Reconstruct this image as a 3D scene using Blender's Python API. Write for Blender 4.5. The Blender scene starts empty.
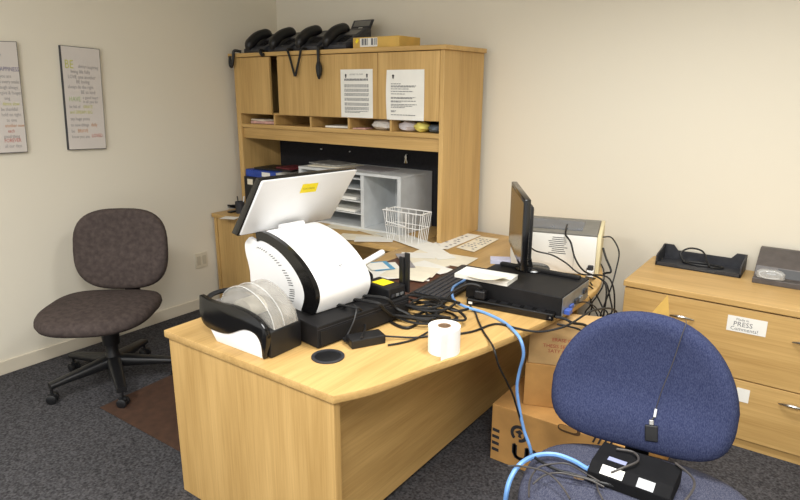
import bpy, bmesh, math, random
from mathutils import Vector, Matrix
random.seed(7)
D = bpy.data
SC = bpy.context.scene
COL = SC.collection
V = Vector
# ------------------------------------------------------------------ camera
CAM = V((3.90709, -3.66776, 1.68208)); PITCH, YAW, ROLL, FPX = 0.260935, 0.627359, 0.00386, 608.593
def basis():
    cy, sy, cp, sp = math.cos(YAW), math.sin(YAW), math.cos(PITCH), math.sin(PITCH)
    f = V((-sy*cp, cy*cp, -sp)); rt = V((cy, sy, 0)); up = rt.cross(f)
    c, s = math.cos(ROLL), math.sin(ROLL)
    return c*rt+s*up, -s*rt+c*up, f
RT, UP, FW = basis()
def ray(px, py): return RT*((px-400)/FPX)-UP*((py-250)/FPX)+FW
def at(px, py, x=None, y=None, z=None):
    d = ray(px, py)
    i, c = (0, x) if x is not None else (1, y) if y is not None else (2, z)
    return CAM+d*((c-CAM[i])/d[i])
def onplane(px, py, P, n):
    d = ray(px, py); return CAM+d*(((P-CAM).dot(n))/d.dot(n))
cam = D.cameras.new('camera'); co = D.objects.new('camera', cam); COL.objects.link(co)
cam.sensor_fit = 'HORIZONTAL'; cam.sensor_width = 36; cam.lens = FPX/800*36; cam.clip_start = .05
M3 = Matrix((RT, UP, -FW)).transposed()
co.matrix_world = Matrix.Translation(CAM) @ M3.to_4x4()
SC.camera = co
# ------------------------------------------------------------------ materials
def lin(c):
    return tuple((v/255/12.92 if v/255 <= .04045 else ((v/255+.055)/1.055)**2.4) for v in c)+(1,)
def newmat(name, rgb, rough=.5, metal=0, spec=.5, noise=0, nscale=20, bump=0, bscale=200, trans=0, alpha=1, stretch=None, sheen=0):
    m = D.materials.new(name); m.use_nodes = True; nt = m.node_tree; b = nt.nodes['Principled BSDF']
    b.inputs['Base Color'].default_value = lin(rgb); b.inputs['Roughness'].default_value = rough
    b.inputs['Metallic'].default_value = metal; b.inputs['Specular IOR Level'].default_value = spec
    b.inputs['Transmission Weight'].default_value = trans; b.inputs['Alpha'].default_value = alpha
    if sheen: b.inputs['Sheen Weight'].default_value = sheen
    tc = nt.nodes.new('ShaderNodeTexCoord'); mp = nt.nodes.new('ShaderNodeMapping')
    nt.links.new(tc.outputs['Object'], mp.inputs['Vector'])
    if stretch: mp.inputs['Scale'].default_value = stretch
    if noise:
        n = nt.nodes.new('ShaderNodeTexNoise'); n.inputs['Scale'].default_value = nscale; n.inputs['Detail'].default_value = 5
        nt.links.new(mp.outputs[0], n.inputs['Vector'])
        r = nt.nodes.new('ShaderNodeValToRGB'); r.color_ramp.elements[0].position = .3; r.color_ramp.elements[1].position = .7
        r.color_ramp.elements[0].color = lin([max(0, v*(1-noise)) for v in rgb]); r.color_ramp.elements[1].color = lin([min(255, v*(1+noise)) for v in rgb])
        nt.links.new(n.outputs['Fac'], r.inputs[0]); nt.links.new(r.outputs[0], b.inputs['Base Color'])
    if bump:
        n2 = nt.nodes.new('ShaderNodeTexNoise'); n2.inputs['Scale'].default_value = bscale; n2.inputs['Detail'].default_value = 3
        nt.links.new(tc.outputs['Object'], n2.inputs['Vector'])
        bp = nt.nodes.new('ShaderNodeBump'); bp.inputs['Strength'].default_value = bump; bp.inputs['Distance'].default_value = .002
        nt.links.new(n2.outputs['Fac'], bp.inputs['Height']); nt.links.new(bp.outputs[0], b.inputs['Normal'])
    return m
def wood(name, rgb, axis):
    """light maple laminate: fine streaks and soft broad figure along one axis"""
    m = D.materials.new(name); m.use_nodes = True; nt = m.node_tree; b = nt.nodes['Principled BSDF']
    tc = nt.nodes.new('ShaderNodeTexCoord')
    def nz(sl, sc, det):
        mp = nt.nodes.new('ShaderNodeMapping'); s = [sc]*3; s[axis] = sl; mp.inputs['Scale'].default_value = s
        n = nt.nodes.new('ShaderNodeTexNoise'); n.inputs['Scale'].default_value = 1; n.inputs['Detail'].default_value = det
        nt.links.new(tc.outputs['Object'], mp.inputs[0]); nt.links.new(mp.outputs[0], n.inputs['Vector']); return n
    a, c = nz(1.2, 14, 3), nz(4, 130, 2)
    mx = nt.nodes.new('ShaderNodeMix'); mx.data_type = 'FLOAT'; mx.inputs[0].default_value = .38
    nt.links.new(a.outputs['Fac'], mx.inputs[2]); nt.links.new(c.outputs['Fac'], mx.inputs[3])
    r = nt.nodes.new('ShaderNodeValToRGB')
    r.color_ramp.elements[0].position = .33; r.color_ramp.elements[1].position = .66
    r.color_ramp.elements[0].color = lin([v*f for v, f in zip(rgb, (.90, .87, .80))]); r.color_ramp.elements[1].color = lin([min(255, v*1.05) for v in rgb])
    nt.links.new(mx.outputs[0], r.inputs[0]); nt.links.new(r.outputs[0], b.inputs['Base Color'])
    b.inputs['Roughness'].default_value = .42; b.inputs['Specular IOR Level'].default_value = .4
    return m
MW = (198, 163, 105)
WX, WY, WZ = wood('maple_laminate_x', MW, 0), wood('maple_laminate_y', MW, 1), wood('maple_laminate_z', MW, 2)
WALLM = newmat('painted_wall', (228, 221, 204), .85, bump=.15, bscale=160, spec=.2)
CEILM = newmat('ceiling_tile', (225, 222, 212), .9, noise=.03, nscale=60)
BASEM = newmat('baseboard_vinyl', (216, 206, 186), .6)
BLACK = newmat('black_plastic', (22, 22, 24), .42, noise=.12, nscale=30)
DARKP = newmat('dark_grey_plastic', (48, 49, 54), .5, noise=.1, nscale=40)
MATTE = newmat('matte_black_metal', (24, 23, 24), .6, spec=.3, noise=.15, nscale=15, bump=.1)
GLOSS = newmat('gloss_black_plastic', (14, 14, 15), .18, noise=.1, nscale=10)
WHITE = newmat('white_plastic', (240, 240, 240), .3, noise=.012, nscale=6)
PWHITE = newmat('printer_white', (233, 231, 224), .45, noise=.012, nscale=8)
CREAM = newmat('printer_cream', (222, 210, 170), .5, noise=.02, nscale=8)
GREYP = newmat('printer_grey', (120, 118, 112), .5, noise=.05, nscale=20)
DKGLASS = newmat('dark_tinted_plastic', (70, 80, 96), .15, noise=.15, nscale=9)
LGREY = newmat('light_grey_plastic', (204, 207, 208), .5, noise=.04, nscale=10)
PAPER = newmat('white_paper', (236, 234, 226), .8, noise=.015, nscale=12)
PAPER2 = newmat('cream_paper', (232, 224, 203), .8, noise=.03, nscale=12)
PAPERG = newmat('grey_card', (150, 146, 148), .8, noise=.05, nscale=30)
INK = newmat('grey_ink', (112, 112, 116), .8, noise=.1)
DKINK = newmat('dark_ink', (45, 45, 50), .8, noise=.1)
REDINK = newmat('red_ink', (176, 74, 62), .8, noise=.1)
YGINK = newmat('lime_ink', (196, 196, 112), .8, noise=.1)
GRINK = newmat('green_ink', (172, 190, 138), .8, noise=.1)
ORINK = newmat('orange_ink', (200, 150, 112), .8, noise=.1)
PUINK = newmat('violet_ink', (110, 104, 140), .8, noise=.1)
POSTER = newmat('poster_print', (212, 205, 198), .7, noise=.01, nscale=5)
CARD = newmat('cardboard', (193, 146, 84), .85, noise=.06, nscale=10, bump=.15, bscale=120)
CARD2 = newmat('pale_cardboard', (196, 160, 108), .85, noise=.05, nscale=10, bump=.15, bscale=120)
CARDF = newmat('yellow_cardboard', (206, 168, 88), .85, noise=.05, nscale=10, bump=.1, bscale=120)
GREYF = newmat('grey_fabric', (76, 67, 64), .95, noise=.12, nscale=38, bump=.6, bscale=500, spec=.12)
def carpet():
    m = newmat('carpet_pile', (68, 67, 69), .98, noise=.35, nscale=95, bump=1, bscale=330, spec=.05)
    return m
CARPET = carpet()
MATM = newmat('brown_rubber_mat', (70, 47, 34), .75, noise=.12, nscale=20)
def weave(name, a, b_, sc):
    m = newmat(name, a, .95, spec=.12); nt = m.node_tree; b = nt.nodes['Principled BSDF']
    tc = nt.nodes.new('ShaderNodeTexCoord'); mp = nt.nodes.new('ShaderNodeMapping'); mp.inputs['Scale'].default_value = (sc, sc*.35, sc*.35)
    w = nt.nodes.new('ShaderNodeTexNoise'); w.inputs['Scale'].default_value = 1; w.inputs['Detail'].default_value = 4
    nt.links.new(tc.outputs['Object'], mp.inputs[0]); nt.links.new(mp.outputs[0], w.inputs['Vector'])
    r = nt.nodes.new('ShaderNodeValToRGB'); r.color_ramp.elements[0].position = .38; r.color_ramp.elements[1].position = .64
    r.color_ramp.elements[0].color = lin(a); r.color_ramp.elements[1].color = lin(b_)
    nt.links.new(w.outputs['Fac'], r.inputs[0]); nt.links.new(r.outputs[0], b.inputs['Base Color'])
    bp = nt.nodes.new('ShaderNodeBump'); bp.inputs['Strength'].default_value = .5; bp.inputs['Distance'].default_value = .003
    nt.links.new(w.outputs['Fac'], bp.inputs['Height']); nt.links.new(bp.outputs[0], b.inputs['Normal'])
    return m
BLUEF = weave('navy_weave_fabric', (43, 49, 78), (64, 70, 98), 420)
BLUES = weave('navy_grey_weave_fabric', (58, 60, 78), (86, 88, 102), 380)
CHROME = newmat('brushed_steel', (205, 203, 198), .3, metal=1, noise=.04, nscale=30)
WIREM = newmat('white_coated_wire', (232, 232, 230), .4, noise=.02)
CABLE = newmat('black_cable', (20, 20, 21), .5, noise=.1)
GCABLE = newmat('grey_cable', (66, 62, 60), .5, noise=.1)
BCABLE = newmat('blue_network_cable', (112, 158, 216), .4, noise=.05)
YELLOW = newmat('yellow_label', (250, 226, 30), .6, noise=.03)
BLUEP = newmat('blue_plastic', (34, 68, 158), .4, noise=.08)
VGAB = newmat('vga_blue_plastic', (66, 92, 168), .4, noise=.08)
MAROON = newmat('maroon_cover', (96, 34, 40), .6, noise=.1)
BOARD = newmat('black_tackboard', (30, 29, 33), .9, noise=.15, nscale=80, bump=.4, bscale=400)
LEATHER = newmat('brown_leather', (86, 54, 42), .45, noise=.1, nscale=40, bump=.3, bscale=300)
CLEAR = newmat('smoked_clear_plastic', (186, 182, 174), .1, noise=.12, nscale=18, alpha=.36)
CLEARP = newmat('clear_plastic_film', (235, 235, 232), .08, noise=.02, alpha=.3)
SCREEN = newmat('switched_off_screen', (88, 76, 54), .16, noise=.05, nscale=4)
METALP = newmat('port_metal', (150, 155, 160), .4, metal=.7, noise=.1)
PINK = newmat('pink_paper', (202, 160, 150), .8, noise=.12, nscale=30)
BAG = newmat('white_bag', (214, 210, 204), .6, noise=.06, nscale=14, bump=.5, bscale=60)
YBAG = newmat('pale_yellow_bag', (222, 210, 110), .6, noise=.08, nscale=14)
GRN = newmat('slate_bag', (84, 92, 100), .6, noise=.2, nscale=14)
DGRN = newmat('green_cloth', (52, 84, 56), .8, noise=.2, nscale=14)
OUTLET = newmat('ivory_plastic', (216, 208, 188), .5, noise=.02)
# ------------------------------------------------------------------ mesh helpers
class MB:
    def __init__(s): s.v = []; s.f = []; s.m = []; s.mi = 0
    def add(s, vs, fs):
        o = len(s.v); s.v += [V(p) for p in vs]
        for f in fs: s.f.append([i+o for i in f]); s.m.append(s.mi)
        return s
    def addbm(s, bm, mat=None):
        bm.verts.ensure_lookup_table(); bm.verts.index_update()
        s.add([(mat @ v.co if mat else v.co.copy()) for v in bm.verts], [[v.index for v in f.verts] for f in bm.faces]); bm.free(); return s
    def box(s, x0, x1, y0, y1, z0, z1, bev=0, mat=None, seg=2):
        bm = bmesh.new(); bmesh.ops.create_cube(bm, size=1)
        c = V(((x0+x1)/2, (y0+y1)/2, (z0+z1)/2)); d = (abs(x1-x0), abs(y1-y0), abs(z1-z0))
        for v in bm.verts: v.co = V((v.co.x*d[0], v.co.y*d[1], v.co.z*d[2]))+c
        if bev: bmesh.ops.bevel(bm, geom=bm.edges[:], offset=min(bev, min(d)*.45), segments=seg, affect='EDGES', profile=.5)
        return s.addbm(bm, mat)
    def prism(s, pts, ext, bev=0):
        """extrude a closed polygon (3-D points) along a vector"""
        ext = V(ext); bm = bmesh.new(); n = len(pts)
        a = [bm.verts.new(V(p)) for p in pts]; b = [bm.verts.new(V(p)+ext) for p in pts]
        bm.faces.new(a); bm.faces.new(b[::-1])
        for i in range(n): bm.faces.new([a[i], b[i], b[(i+1) % n], a[(i+1) % n]][::-1])
        bmesh.ops.recalc_face_normals(bm, faces=bm.faces[:])
        if bev: bmesh.ops.bevel(bm, geom=[e for e in bm.edges if len(e.link_faces) == 2 and e.calc_face_angle(0) > .5], offset=bev, segments=2, affect='EDGES', profile=.5)
        return s.addbm(bm)
    def tube(s, pts, r, n=8, closed=False, taper=None):
        pts = [V(p) for p in pts]; N = len(pts); rings = []; up = V((0, 0, 1)); prev = None
        for i, p in enumerate(pts):
            a = pts[(i-1) % N] if (closed or i > 0) else p; b = pts[(i+1) % N] if (closed or i < N-1) else p
            t = (b-a)
            t = t.normalized() if t.length > 1e-9 else V((1, 0, 0))
            if prev is None:
                e = up if abs(t.z) < .9 else V((1, 0, 0)); u = (e-t*e.dot(t)).normalized()
            else:
                u = prev-t*prev.dot(t); u = u.normalized() if u.length > 1e-6 else t.orthogonal().normalized()
            prev = u; w = t.cross(u); rr = r if taper is None else r*taper[i]
            rings.append([p+(u*math.cos(2*math.pi*k/n)+w*math.sin(2*math.pi*k/n))*rr for k in range(n)])
        vs = [q for ring in rings for q in ring]; fs = []
        for i in range(N if closed else N-1):
            j = (i+1) % N
            for k in range(n): fs.append([i*n+k, j*n+k, j*n+(k+1) % n, i*n+(k+1) % n][::-1])
        if not closed: fs.append(list(range(n))); fs.append([(N-1)*n+k for k in range(n)][::-1])
        return s.add(vs, fs)
    def lathe(s, prof, c, n=32, mat=None):
        """prof: (radius, z) list revolved about z at c"""
        vs, fs = [], []; P = len(prof); c = V(c)
        for r, z in prof:
            for k in range(n):
                q = V((r*math.cos(2*math.pi*k/n), r*math.sin(2*math.pi*k/n), z))
                vs.append((mat @ q if mat else q)+c)
        for i in range(P-1):
            for k in range(n): fs.append([i*n+k, i*n+(k+1) % n, (i+1)*n+(k+1) % n, (i+1)*n+k])
        if prof[0][0] > 1e-5 and prof[0] != prof[-1]: fs.append([k for k in range(n)][::-1])
        if prof[-1][0] > 1e-5 and prof[0] != prof[-1]: fs.append([(P-1)*n+k for k in range(n)])
        return s.add(vs, fs)
    def loft(s, rings, cap=True):
        n = len(rings[0]); vs = [p for r in rings for p in r]; fs = []
        for i in range(len(rings)-1):
            for k in range(n): fs.append([i*n+k, i*n+(k+1) % n, (i+1)*n+(k+1) % n, (i+1)*n+k])
        if cap: fs.append(list(range(n))[::-1]); fs.append([(len(rings)-1)*n+k for k in range(n)])
        return s.add(vs, fs)
    def text(s, txt, size, org, right, up, align='LEFT', lift=.0006, depth=0, xs=1.0):
        cu = D.curves.new('lettering', 'FONT'); cu.body = txt; cu.size = size; cu.align_x = align; cu.resolution_u = 2
        ob = D.objects.new('lettering', cu); COL.objects.link(ob)
        dg = bpy.context.evaluated_depsgraph_get(); me = D.meshes.new_from_object(ob.evaluated_get(dg))
        right = V(right).normalized(); up = V(up).normalized(); n = right.cross(up)
        s.add([V(org)+right*(v.co.x*xs)+up*v.co.y+n*lift for v in me.vertices], [list(p.vertices) for p in me.polygons])
        D.objects.remove(ob); D.curves.remove(cu); D.meshes.remove(me); return s
    def build(s, name, mat, parent=None, smooth=False, label=None, origin=None, merge=True):
        mats = mat if isinstance(mat, (list, tuple)) else [mat]
        lo = V((min(v.x for v in s.v), min(v.y for v in s.v), min(v.z for v in s.v)))
        hi = V((max(v.x for v in s.v), max(v.y for v in s.v), max(v.z for v in s.v)))
        o = V(origin) if origin else V(((lo.x+hi.x)/2, (lo.y+hi.y)/2, lo.z))
        me = D.meshes.new(name); me.from_pydata([v-o for v in s.v], [], s.f)
        for q in mats: me.materials.append(q)
        for p, i in zip(me.polygons, s.m): p.material_index = min(i, len(mats)-1)
        bm = bmesh.new(); bm.from_mesh(me)
        if merge: bmesh.ops.remove_doubles(bm, verts=bm.verts[:], dist=1e-5)
        bmesh.ops.recalc_face_normals(bm, faces=bm.faces[:]); bm.to_mesh(me); bm.free()
        if smooth:
            me.polygons.foreach_set('use_smooth', [True]*len(me.polygons)); 
            try: me.set_sharp_from_angle(angle=math.radians(smooth if smooth is not True else 40))
            except Exception: pass
        ob = D.objects.new(name, me); COL.objects.link(ob)
        w = V(o)
        if parent:
            ob.parent = parent; ob.location = w-V(parent['_w'])
        else: ob.location = w
        ob['_w'] = list(w)
        if label: ob['label'] = label
        return ob
def thing(name, label, cat, loc, group=None):
    o = D.objects.new(name, None); COL.objects.link(o); o.location = loc; o.empty_display_size = .1
    o['_w'] = list(V(loc)); return tag(o, label, cat, group)
def tag(o, label, cat, group=None):
    o['label'] = label; o['category'] = cat
    if group: o['group'] = group
    return o
def struct(o): o['kind'] = 'structure'; return o
def smoothpath(pts, n=8, closed=False):
    pts = [V(p) for p in pts]; out = []; N = len(pts)
    for i in range(N if closed else N-1):
        g = (lambda k: pts[k % N]) if closed else (lambda k: pts[max(0, min(N-1, k))])
        p0, p1, p2, p3 = g(i-1), g(i), g(i+1), g(i+2)
        for k in range(n):
            t = k/n; out.append(.5*((2*p1)+(p2-p0)*t+(2*p0-5*p1+4*p2-p3)*t*t+(3*p1-p0-3*p2+p3)*t**3))
    if not closed: out.append(pts[-1])
    return out
def superell(a, b, e, n=40, e2=None, b2=None):
    """outline points (x, y); lower half may have its own exponent and height"""
    r = []
    for k in range(n):
        t = 2*math.pi*k/n; c, s = math.cos(t), math.sin(t); ee = e if s >= 0 else (e2 or e); bb = b if s >= 0 else (b2 or b)
        r.append((a*math.copysign(abs(c)**(2/ee), c), bb*math.copysign(abs(s)**(2/ee), s)))
    return r
def cushion(mb, c, right, up, t, outline, bend=0, bendy=0, crown=.012, lumbar=0):
    """upholstered pad: outline in (right, up), thickness t along right x up, edges rounded"""
    c = V(c); R = V(right).normalized(); U = V(up).normalized(); N = R.cross(U)
    A = max(abs(p[0]) for p in outline); B = max(abs(p[1]) for p in outline)
    prof = [(.02, -.5, 0), (.5, -.5, 0), (.86, -.48, 0), (.965, -.34, 0), (1, -.08, 0), (.99, .2, 0), (.955, .38, 0), (.88, .48, 0), (.78, .495, .3), (.66, .5, .55), (.54, .5, .75), (.42, .5, .88), (.3, .5, .95), (.18, .5, 1), (.08, .5, 1), (.01, .5, 1)]
    rings = []
    for sc, o, cr in prof:
        rings.append([c+R*(x*sc)+U*(y*sc)+N*(o*t+crown*cr+bend*(x*sc/A)**2+bendy*(y*sc/B)**2+(lumbar*math.exp(-((y*sc/B+.38)/.26)**2)*(1-(x*sc/A)**4) if o > .3 else 0)) for x, y in outline])
    return mb.loft(rings)
def cable(name, pts, r, mat, label, cat='cable', group=None, n=8, extra=None):
    m = MB().tube(smoothpath(pts, n), r, 7)
    return tag(m.build(name, mat, smooth=True), label, cat, group)
H = .74
# ------------------------------------------------------------------ room
XR, YF, ZC = 5.9, -5.2, 2.85
struct(MB().box(-.1, XR, YF, .1, -.1, 0).build('floor', CARPET))
struct(MB().box(-.1, 0, YF, .1, 0, ZC).build('wall_left', WALLM))
struct(MB().box(0, XR, 0, .1, 0, ZC).build('wall_back', WALLM))
struct(MB().box(-.1, XR, YF, .1, ZC, ZC+.1).build('ceiling', CEILM))
struct(MB().box(.0, .012, YF, -.0, 0, .085, .004).build('baseboard_left', BASEM))
struct(MB().box(.012, XR, -.012, -.0, 0, .085, .004).build('baseboard_back', BASEM))
struct(MB().box(XR, XR+.1, YF, .1, 0, ZC).build('wall_right', WALLM))
struct(MB().box(XR-.012, XR, YF, -.012, 0, .085, .004).build('baseboard_right', BASEM))
# ceiling troffers: room lights out of view, the left one added as fill
def troffer(x, y, w, d, power, label, spread=180):
    t = thing('ceiling_light', label, 'light', (x, y, ZC))
    m = MB()
    for a in (-1, 1):
        m.box(x+a*w/2-.02, x+a*w/2+.02, y-d/2-.02, y+d/2+.02, ZC-.03, ZC-.001); m.box(x-w/2, x+w/2, y+a*d/2-.02, y+a*d/2+.02, ZC-.03, ZC-.001)
    m.build('frame', WHITE, t)
    L = D.lights.new('lamp', 'AREA'); L.shape = 'RECTANGLE'; L.size = w-.06; L.size_y = d-.06; L.energy = power; L.color = (1, .995, .975); L.spread = math.radians(spread)
    lo = D.objects.new('lamp', L); COL.objects.link(lo); lo.parent = t; lo.location = (0, 0, -.035)
# ------------------------------------------------------------------ desk
XA, XB, YA, YB = 1.808, 2.717, -2.384, -.09
desk = thing('office_desk', 'bow-front maple desk that fills the middle and holds the till and computer', 'desk', (2.3, -1.2, 0))
bow = [(XA, YA), (XB, YA), (2.783, -2.25), (2.838, -2.05), (2.91, -1.81), (2.968, -1.56), (3.0, -1.38), (3.024, -1.2), (3.035, -1.0), (3.03, -.8), (2.985, -.6), (2.92, -.42), (2.85, -.25), (2.78, YB), (XA, YB)]
sp = smoothpath([(p[0], p[1], 0) for p in bow[1:14]], 5)
top = [V((XA, YA, H-.03))]+[V((p.x, p.y, H-.03)) for p in sp]+[V((XA, YB, H-.03))]
MB().prism(top, (0, 0, .03), .003).build('desktop', WY, desk, smooth=30)
MB().box(XA+.012, XB-.01, YA+.012, YA+.044, 0, H-.0305, .002).build('end_panel', WZ, desk)
MB().box(2.555, 2.585, YA+.0445, YB-.05, .035, H-.0305, .002).build('modesty_panel', WY, desk)
MB().box(XA+.012, XB-.01, YB-.046, YB-.014, 0, H-.0305, .002).build('end_panel', WZ, desk)
gc = at(328, 357, z=H)
gm = Matrix.Diagonal((1.0, 1.0, 1, 1))
gr_ = MB().lathe([(.048, 0.0003), (.060, .0003), (.060, .005), (.055, .007), (.048, .005), (.048, .0003)], gc, 36).build('cable_grommet', DARKP, desk, smooth=30, label='dark round cable grommet')
MB().lathe([(0, .0004), (.0478, .0004), (.0478, .0016), (0, .0016)], gc, 32).build('grommet_cap', BLACK, gr_)  # black disc: the dark of the open hole, painted on uncut wood
# return under the hutch
ret = thing('credenza', 'low maple credenza along the back wall carrying the hutch', 'credenza', (.9, -.45, 0))
YR = -.791
MB().box(.02, XA-.002, YR, YB, H-.03, H, .003).build('top_panel', WX, ret)
MB().box(.03, .06, YR+.012, YB-.01, 0, H-.0305, .002).build('side_panel', WZ, ret)
MB().box(.0605, .47, YR+.04, YB-.01, .06, H-.0305, .002).build('pedestal', WZ, ret)
MB().box(.064, .466, YR+.02, YR+.0395, .06, H-.0305, .002).build('front_panel', WZ, ret)
MB().box(.4705, XA-.02, YB-.04, YB-.02, .25, H-.0305, .002).build('back_panel', WX, ret)
# hutch
YH = -.539; XL, XRR, ZT = .055, 1.95, 1.922
YBK = YB; YB = -.06
hut = thing('desk_hutch', 'tall maple hutch with cupboard doors and pigeonholes on the credenza', 'cabinet', (1, -.3, H))
MB().box(.04, XRR+.017, YH-.012, YB, ZT-.027, ZT, .003).build('top_panel', WX, hut)
MB().box(.085, .1325, YH+.002, YB, H+.0005, ZT-.0275, .002).build('side_panel', WZ, hut)
MB().box(XRR-.03, XRR, YH+.002, YB, H+.0005, ZT-.0275, .002).build('side_panel', WZ, hut)
MB().box(.1335, XRR-.0305, YB-.02, YB, 1.30, ZT-.0275).build('back_panel', DARKP, hut)
MB().box(.1335, XRR-.0305, YB-.09, YB, H+.0005, 1.2995).build('tackboard', BOARD, hut, label='black fabric tackboard')
MB().box(.1335, XRR-.0305, YH+.004, YB-.021, 1.385, 1.413, .002).build('shelf', WX, hut)
MB().box(.1335, XRR-.0305, YH+.022, YH+.045, 1.303, 1.3845, .002).build('valance', WX, hut)
MB().box(.1335, XRR-.0305, YH+.024, YB-.021, 1.484, 1.498, .001).build('shelf', WX, hut)
for x in (.497, .86, 1.208, 1.557): MB().box(x-.008, x+.008, YH+.006, YB-.021, 1.4135, 1.4835, .001).build('divider', WZ, hut)
for x0, x1 in ((.12, .474), (.556, 1.459), (1.4625, XRR-.032)): MB().box(x0, x1, YH, YH+.02, 1.488, ZT-.031, .002).build('door', WZ, hut)
YB = YBK
# ------------------------------------------------------------------ filing cabinet
YC, XC, ZF = -.603, 3.1, .738
fc = thing('filing_cabinet', 'wide maple filing cabinet at right against the back wall', 'cabinet', (3.7, -.35, 0))
XE = 4.5
MB().box(XC-.006, XE, YC, -.02, ZF-.03, ZF, .003).build('top_panel', WX, fc)
MB().box(XC, XE-.005, YC+.03, -.02, .045, ZF-.0305, .002).build('body', WZ, fc)
MB().box(XC+.01, XE-.01, YC+.02, YC+.045, 0, .0445, .001).build('plinth', WX, fc)
def arc_handle(par, cx, cz, w):
    pts = []
    for i in range(13):
        t = i/12; pts.append((cx-w/2+w*t, YC-.0005-.022*math.sin(math.pi*t), cz+.012*math.sin(math.pi*t)))
    MB().tube(pts, .0075, 8, taper=[.4+.6*math.sin(math.pi*i/12) for i in range(13)]).build('handle', CHROME, par, smooth=True)
for x0, x1 in ((XC+.002, XE-.007),):
    for z0, z1, hs in ((.355, ZF-.037, ((3.383, .601), (3.905, .592))), (.05, .349, ((3.36, .29), (3.895, .286)))):
        d = MB().box(x0, x1, YC+.006, YC+.0295, z0, z1, .002).build('drawer', WX, fc)
        for hx, hz in hs: arc_handle(d, hx, hz, .115)
# label on the drawer
def paper_on(name, P, right, up, w, h, mat, label, cat, lines=(), group=None, ink=DKINK, t=.0008):
    """thin sheet lying on a surface: P lower-left corner"""
    P, R, U = V(P), V(right).normalized(), V(up).normalized(); N = R.cross(U)
    q = [P+N*.0006, P+R*w+N*.0006, P+R*w+U*h+N*.0006, P+U*h+N*.0006]
    o = MB().prism(q, N*t).build(name, mat); tag(o, label, cat, group)
    if lines:
        m = MB()
        for l in lines:
            if isinstance(l[0], str): m.text(l[0], l[1], P+R*l[2]+U*l[3]+N*(t+.0006), R, U)
            else:
                x0, x1, y0, y1 = l; m.add([P+R*x+U*y+N*(t+.0014) for x, y in ((x0, y0), (x1, y0), (x1, y1), (x0, y1))], [[0, 1, 2, 3]])
        m.build('lettering', ink, o)
    return o
YD = YC+.0055
p = at(726, 329.5, y=YD); p2 = at(765.5, 336.5, y=YD); p3 = at(728.5, 314.5, y=YD)
w = p2.x-p.x; h = p3.z-p.z
paper_on('drawer_label', p, (1, 0, .01), (0, 0, 1), w, h, PAPER, 'white handwritten label stuck on the upper drawer front', 'label',
         [('Made in', h*.22, w*.22, h*.74), ('PRESS', h*.42, w*.16, h*.38), ('Comments!', h*.32, w*.1, h*.1)], ink=INK)
p = at(735, 400, y=YD)
paper_on('drawer_label', p, (1, 0, 0), (0, 0, 1), .055, .068, PAPER, 'white blank card label half hidden behind the blue chair back', 'label')
# paper tray on the cabinet
tx0, tx1, ty0, ty1, tz = 3.15, 3.57, -.19, -.03, ZF+.0008
tr = thing('paper_tray', 'black plastic letter tray with a coiled lead on the filing cabinet', 'tray', ((tx0+tx1)/2, -.11, ZF))
ty0 = -.215
m = MB().box(tx0, tx1, ty0, ty1, tz, tz+.006, .002); m.build('tray_base', DARKP, tr)
for x, s in ((tx0, 1), (tx1, -1)):
    prof = [(x, ty0, tz), (x, ty1, tz), (x, ty1, tz+.085), (x, ty1-.03, tz+.088), (x, ty1-.07, tz+.075), (x, ty0+.02, tz+.062), (x, ty0, tz+.055)]
    MB().prism(prof, (s*.008, 0, 0), .001).build('side_wall', DARKP, tr)
MB().prism([(tx0, ty1, tz), (tx1, ty1, tz), (tx1, ty1, tz+.085), (tx1-.05, ty1, tz+.085), (tx1-.075, ty1, tz+.055), (tx0+.075, ty1, tz+.055), (tx0+.05, ty1, tz+.085), (tx0, ty1, tz+.085)], (0, -.008, 0)).build('back_wall', DARKP, tr)
MB().prism([(tx0, ty0, tz), (tx1, ty0, tz), (tx1, ty0, tz+.02), (tx1-.11, ty0, tz+.02), (tx1-.13, ty0, tz+.008), (tx0+.13, ty0, tz+.008), (tx0+.11, ty0, tz+.02), (tx0, ty0, tz+.02)], (0, .006, 0)).build('front_lip', DARKP, tr)
zz = tz+.012
cable('coiled_lead', [(3.28, -.12, zz), (3.25, -.09, zz+.04), (3.29, -.08, zz+.075), (3.36, -.09, zz+.07), (3.40, -.13, zz+.015), (3.43, -.14, zz), (3.47, -.1, zz), (3.36, -.07, zz), (3.27, -.1, zz), (3.33, -.13, zz), (3.42, -.12, zz)], .005, CABLE, 'black lead coiled loosely inside the letter tray')
# dark sloped unit at the right edge with an adaptor in a clear bag
dk = thing('laptop_dock', 'dark grey sloped plastic unit on the filing cabinet at far right', 'electronics', (3.8, -.2, ZF))
a = at(751.5, 282.5, z=ZF); 
x0 = a.x; y0 = a.y
sl = [(x0, y0, ZF+.0006), (x0, y0, ZF+.028), (x0+.0, y0+.05, ZF+.03), (x0, y0+.08, ZF+.075), (x0, y0+.2, ZF+.145), (x0, y0+.23, ZF+.145), (x0, y0+.23, ZF+.0006)]
MB().prism(sl, (.42, 0, 0), .003).build('body', newmat('slate_plastic', (84, 78, 76), .45, noise=.08, nscale=25), dk)
MB().prism([(x0+.1, y0+.052, ZF+.0315), (x0+.1, y0+.0785, ZF+.069), (x0+.4, y0+.0785, ZF+.069), (x0+.4, y0+.052, ZF+.0315)], (0, -.002, .0012)).build('display_strip', BLACK, dk)
ad = thing('power_adapter', 'silver adapter in a clear bag lying on the dark sloped unit', 'adapter', (x0+.07, y0+.03, ZF+.03))
MB().box(x0+.055, x0+.1, y0+.005, y0+.035, ZF+.0305, ZF+.06, .004).build('body', METALP, ad)
m = MB(); rings = []
for i, (s, zf) in enumerate(((.7, 0.030), (1, .034), (1, .06), (.75, .072), (.2, .074))):
    rings.append([V((x0+.075+.062*s*c, y0+.022+.032*s*q, ZF+zf)) for c, q in superell(1, 1, 2.6, 20)])
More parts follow.
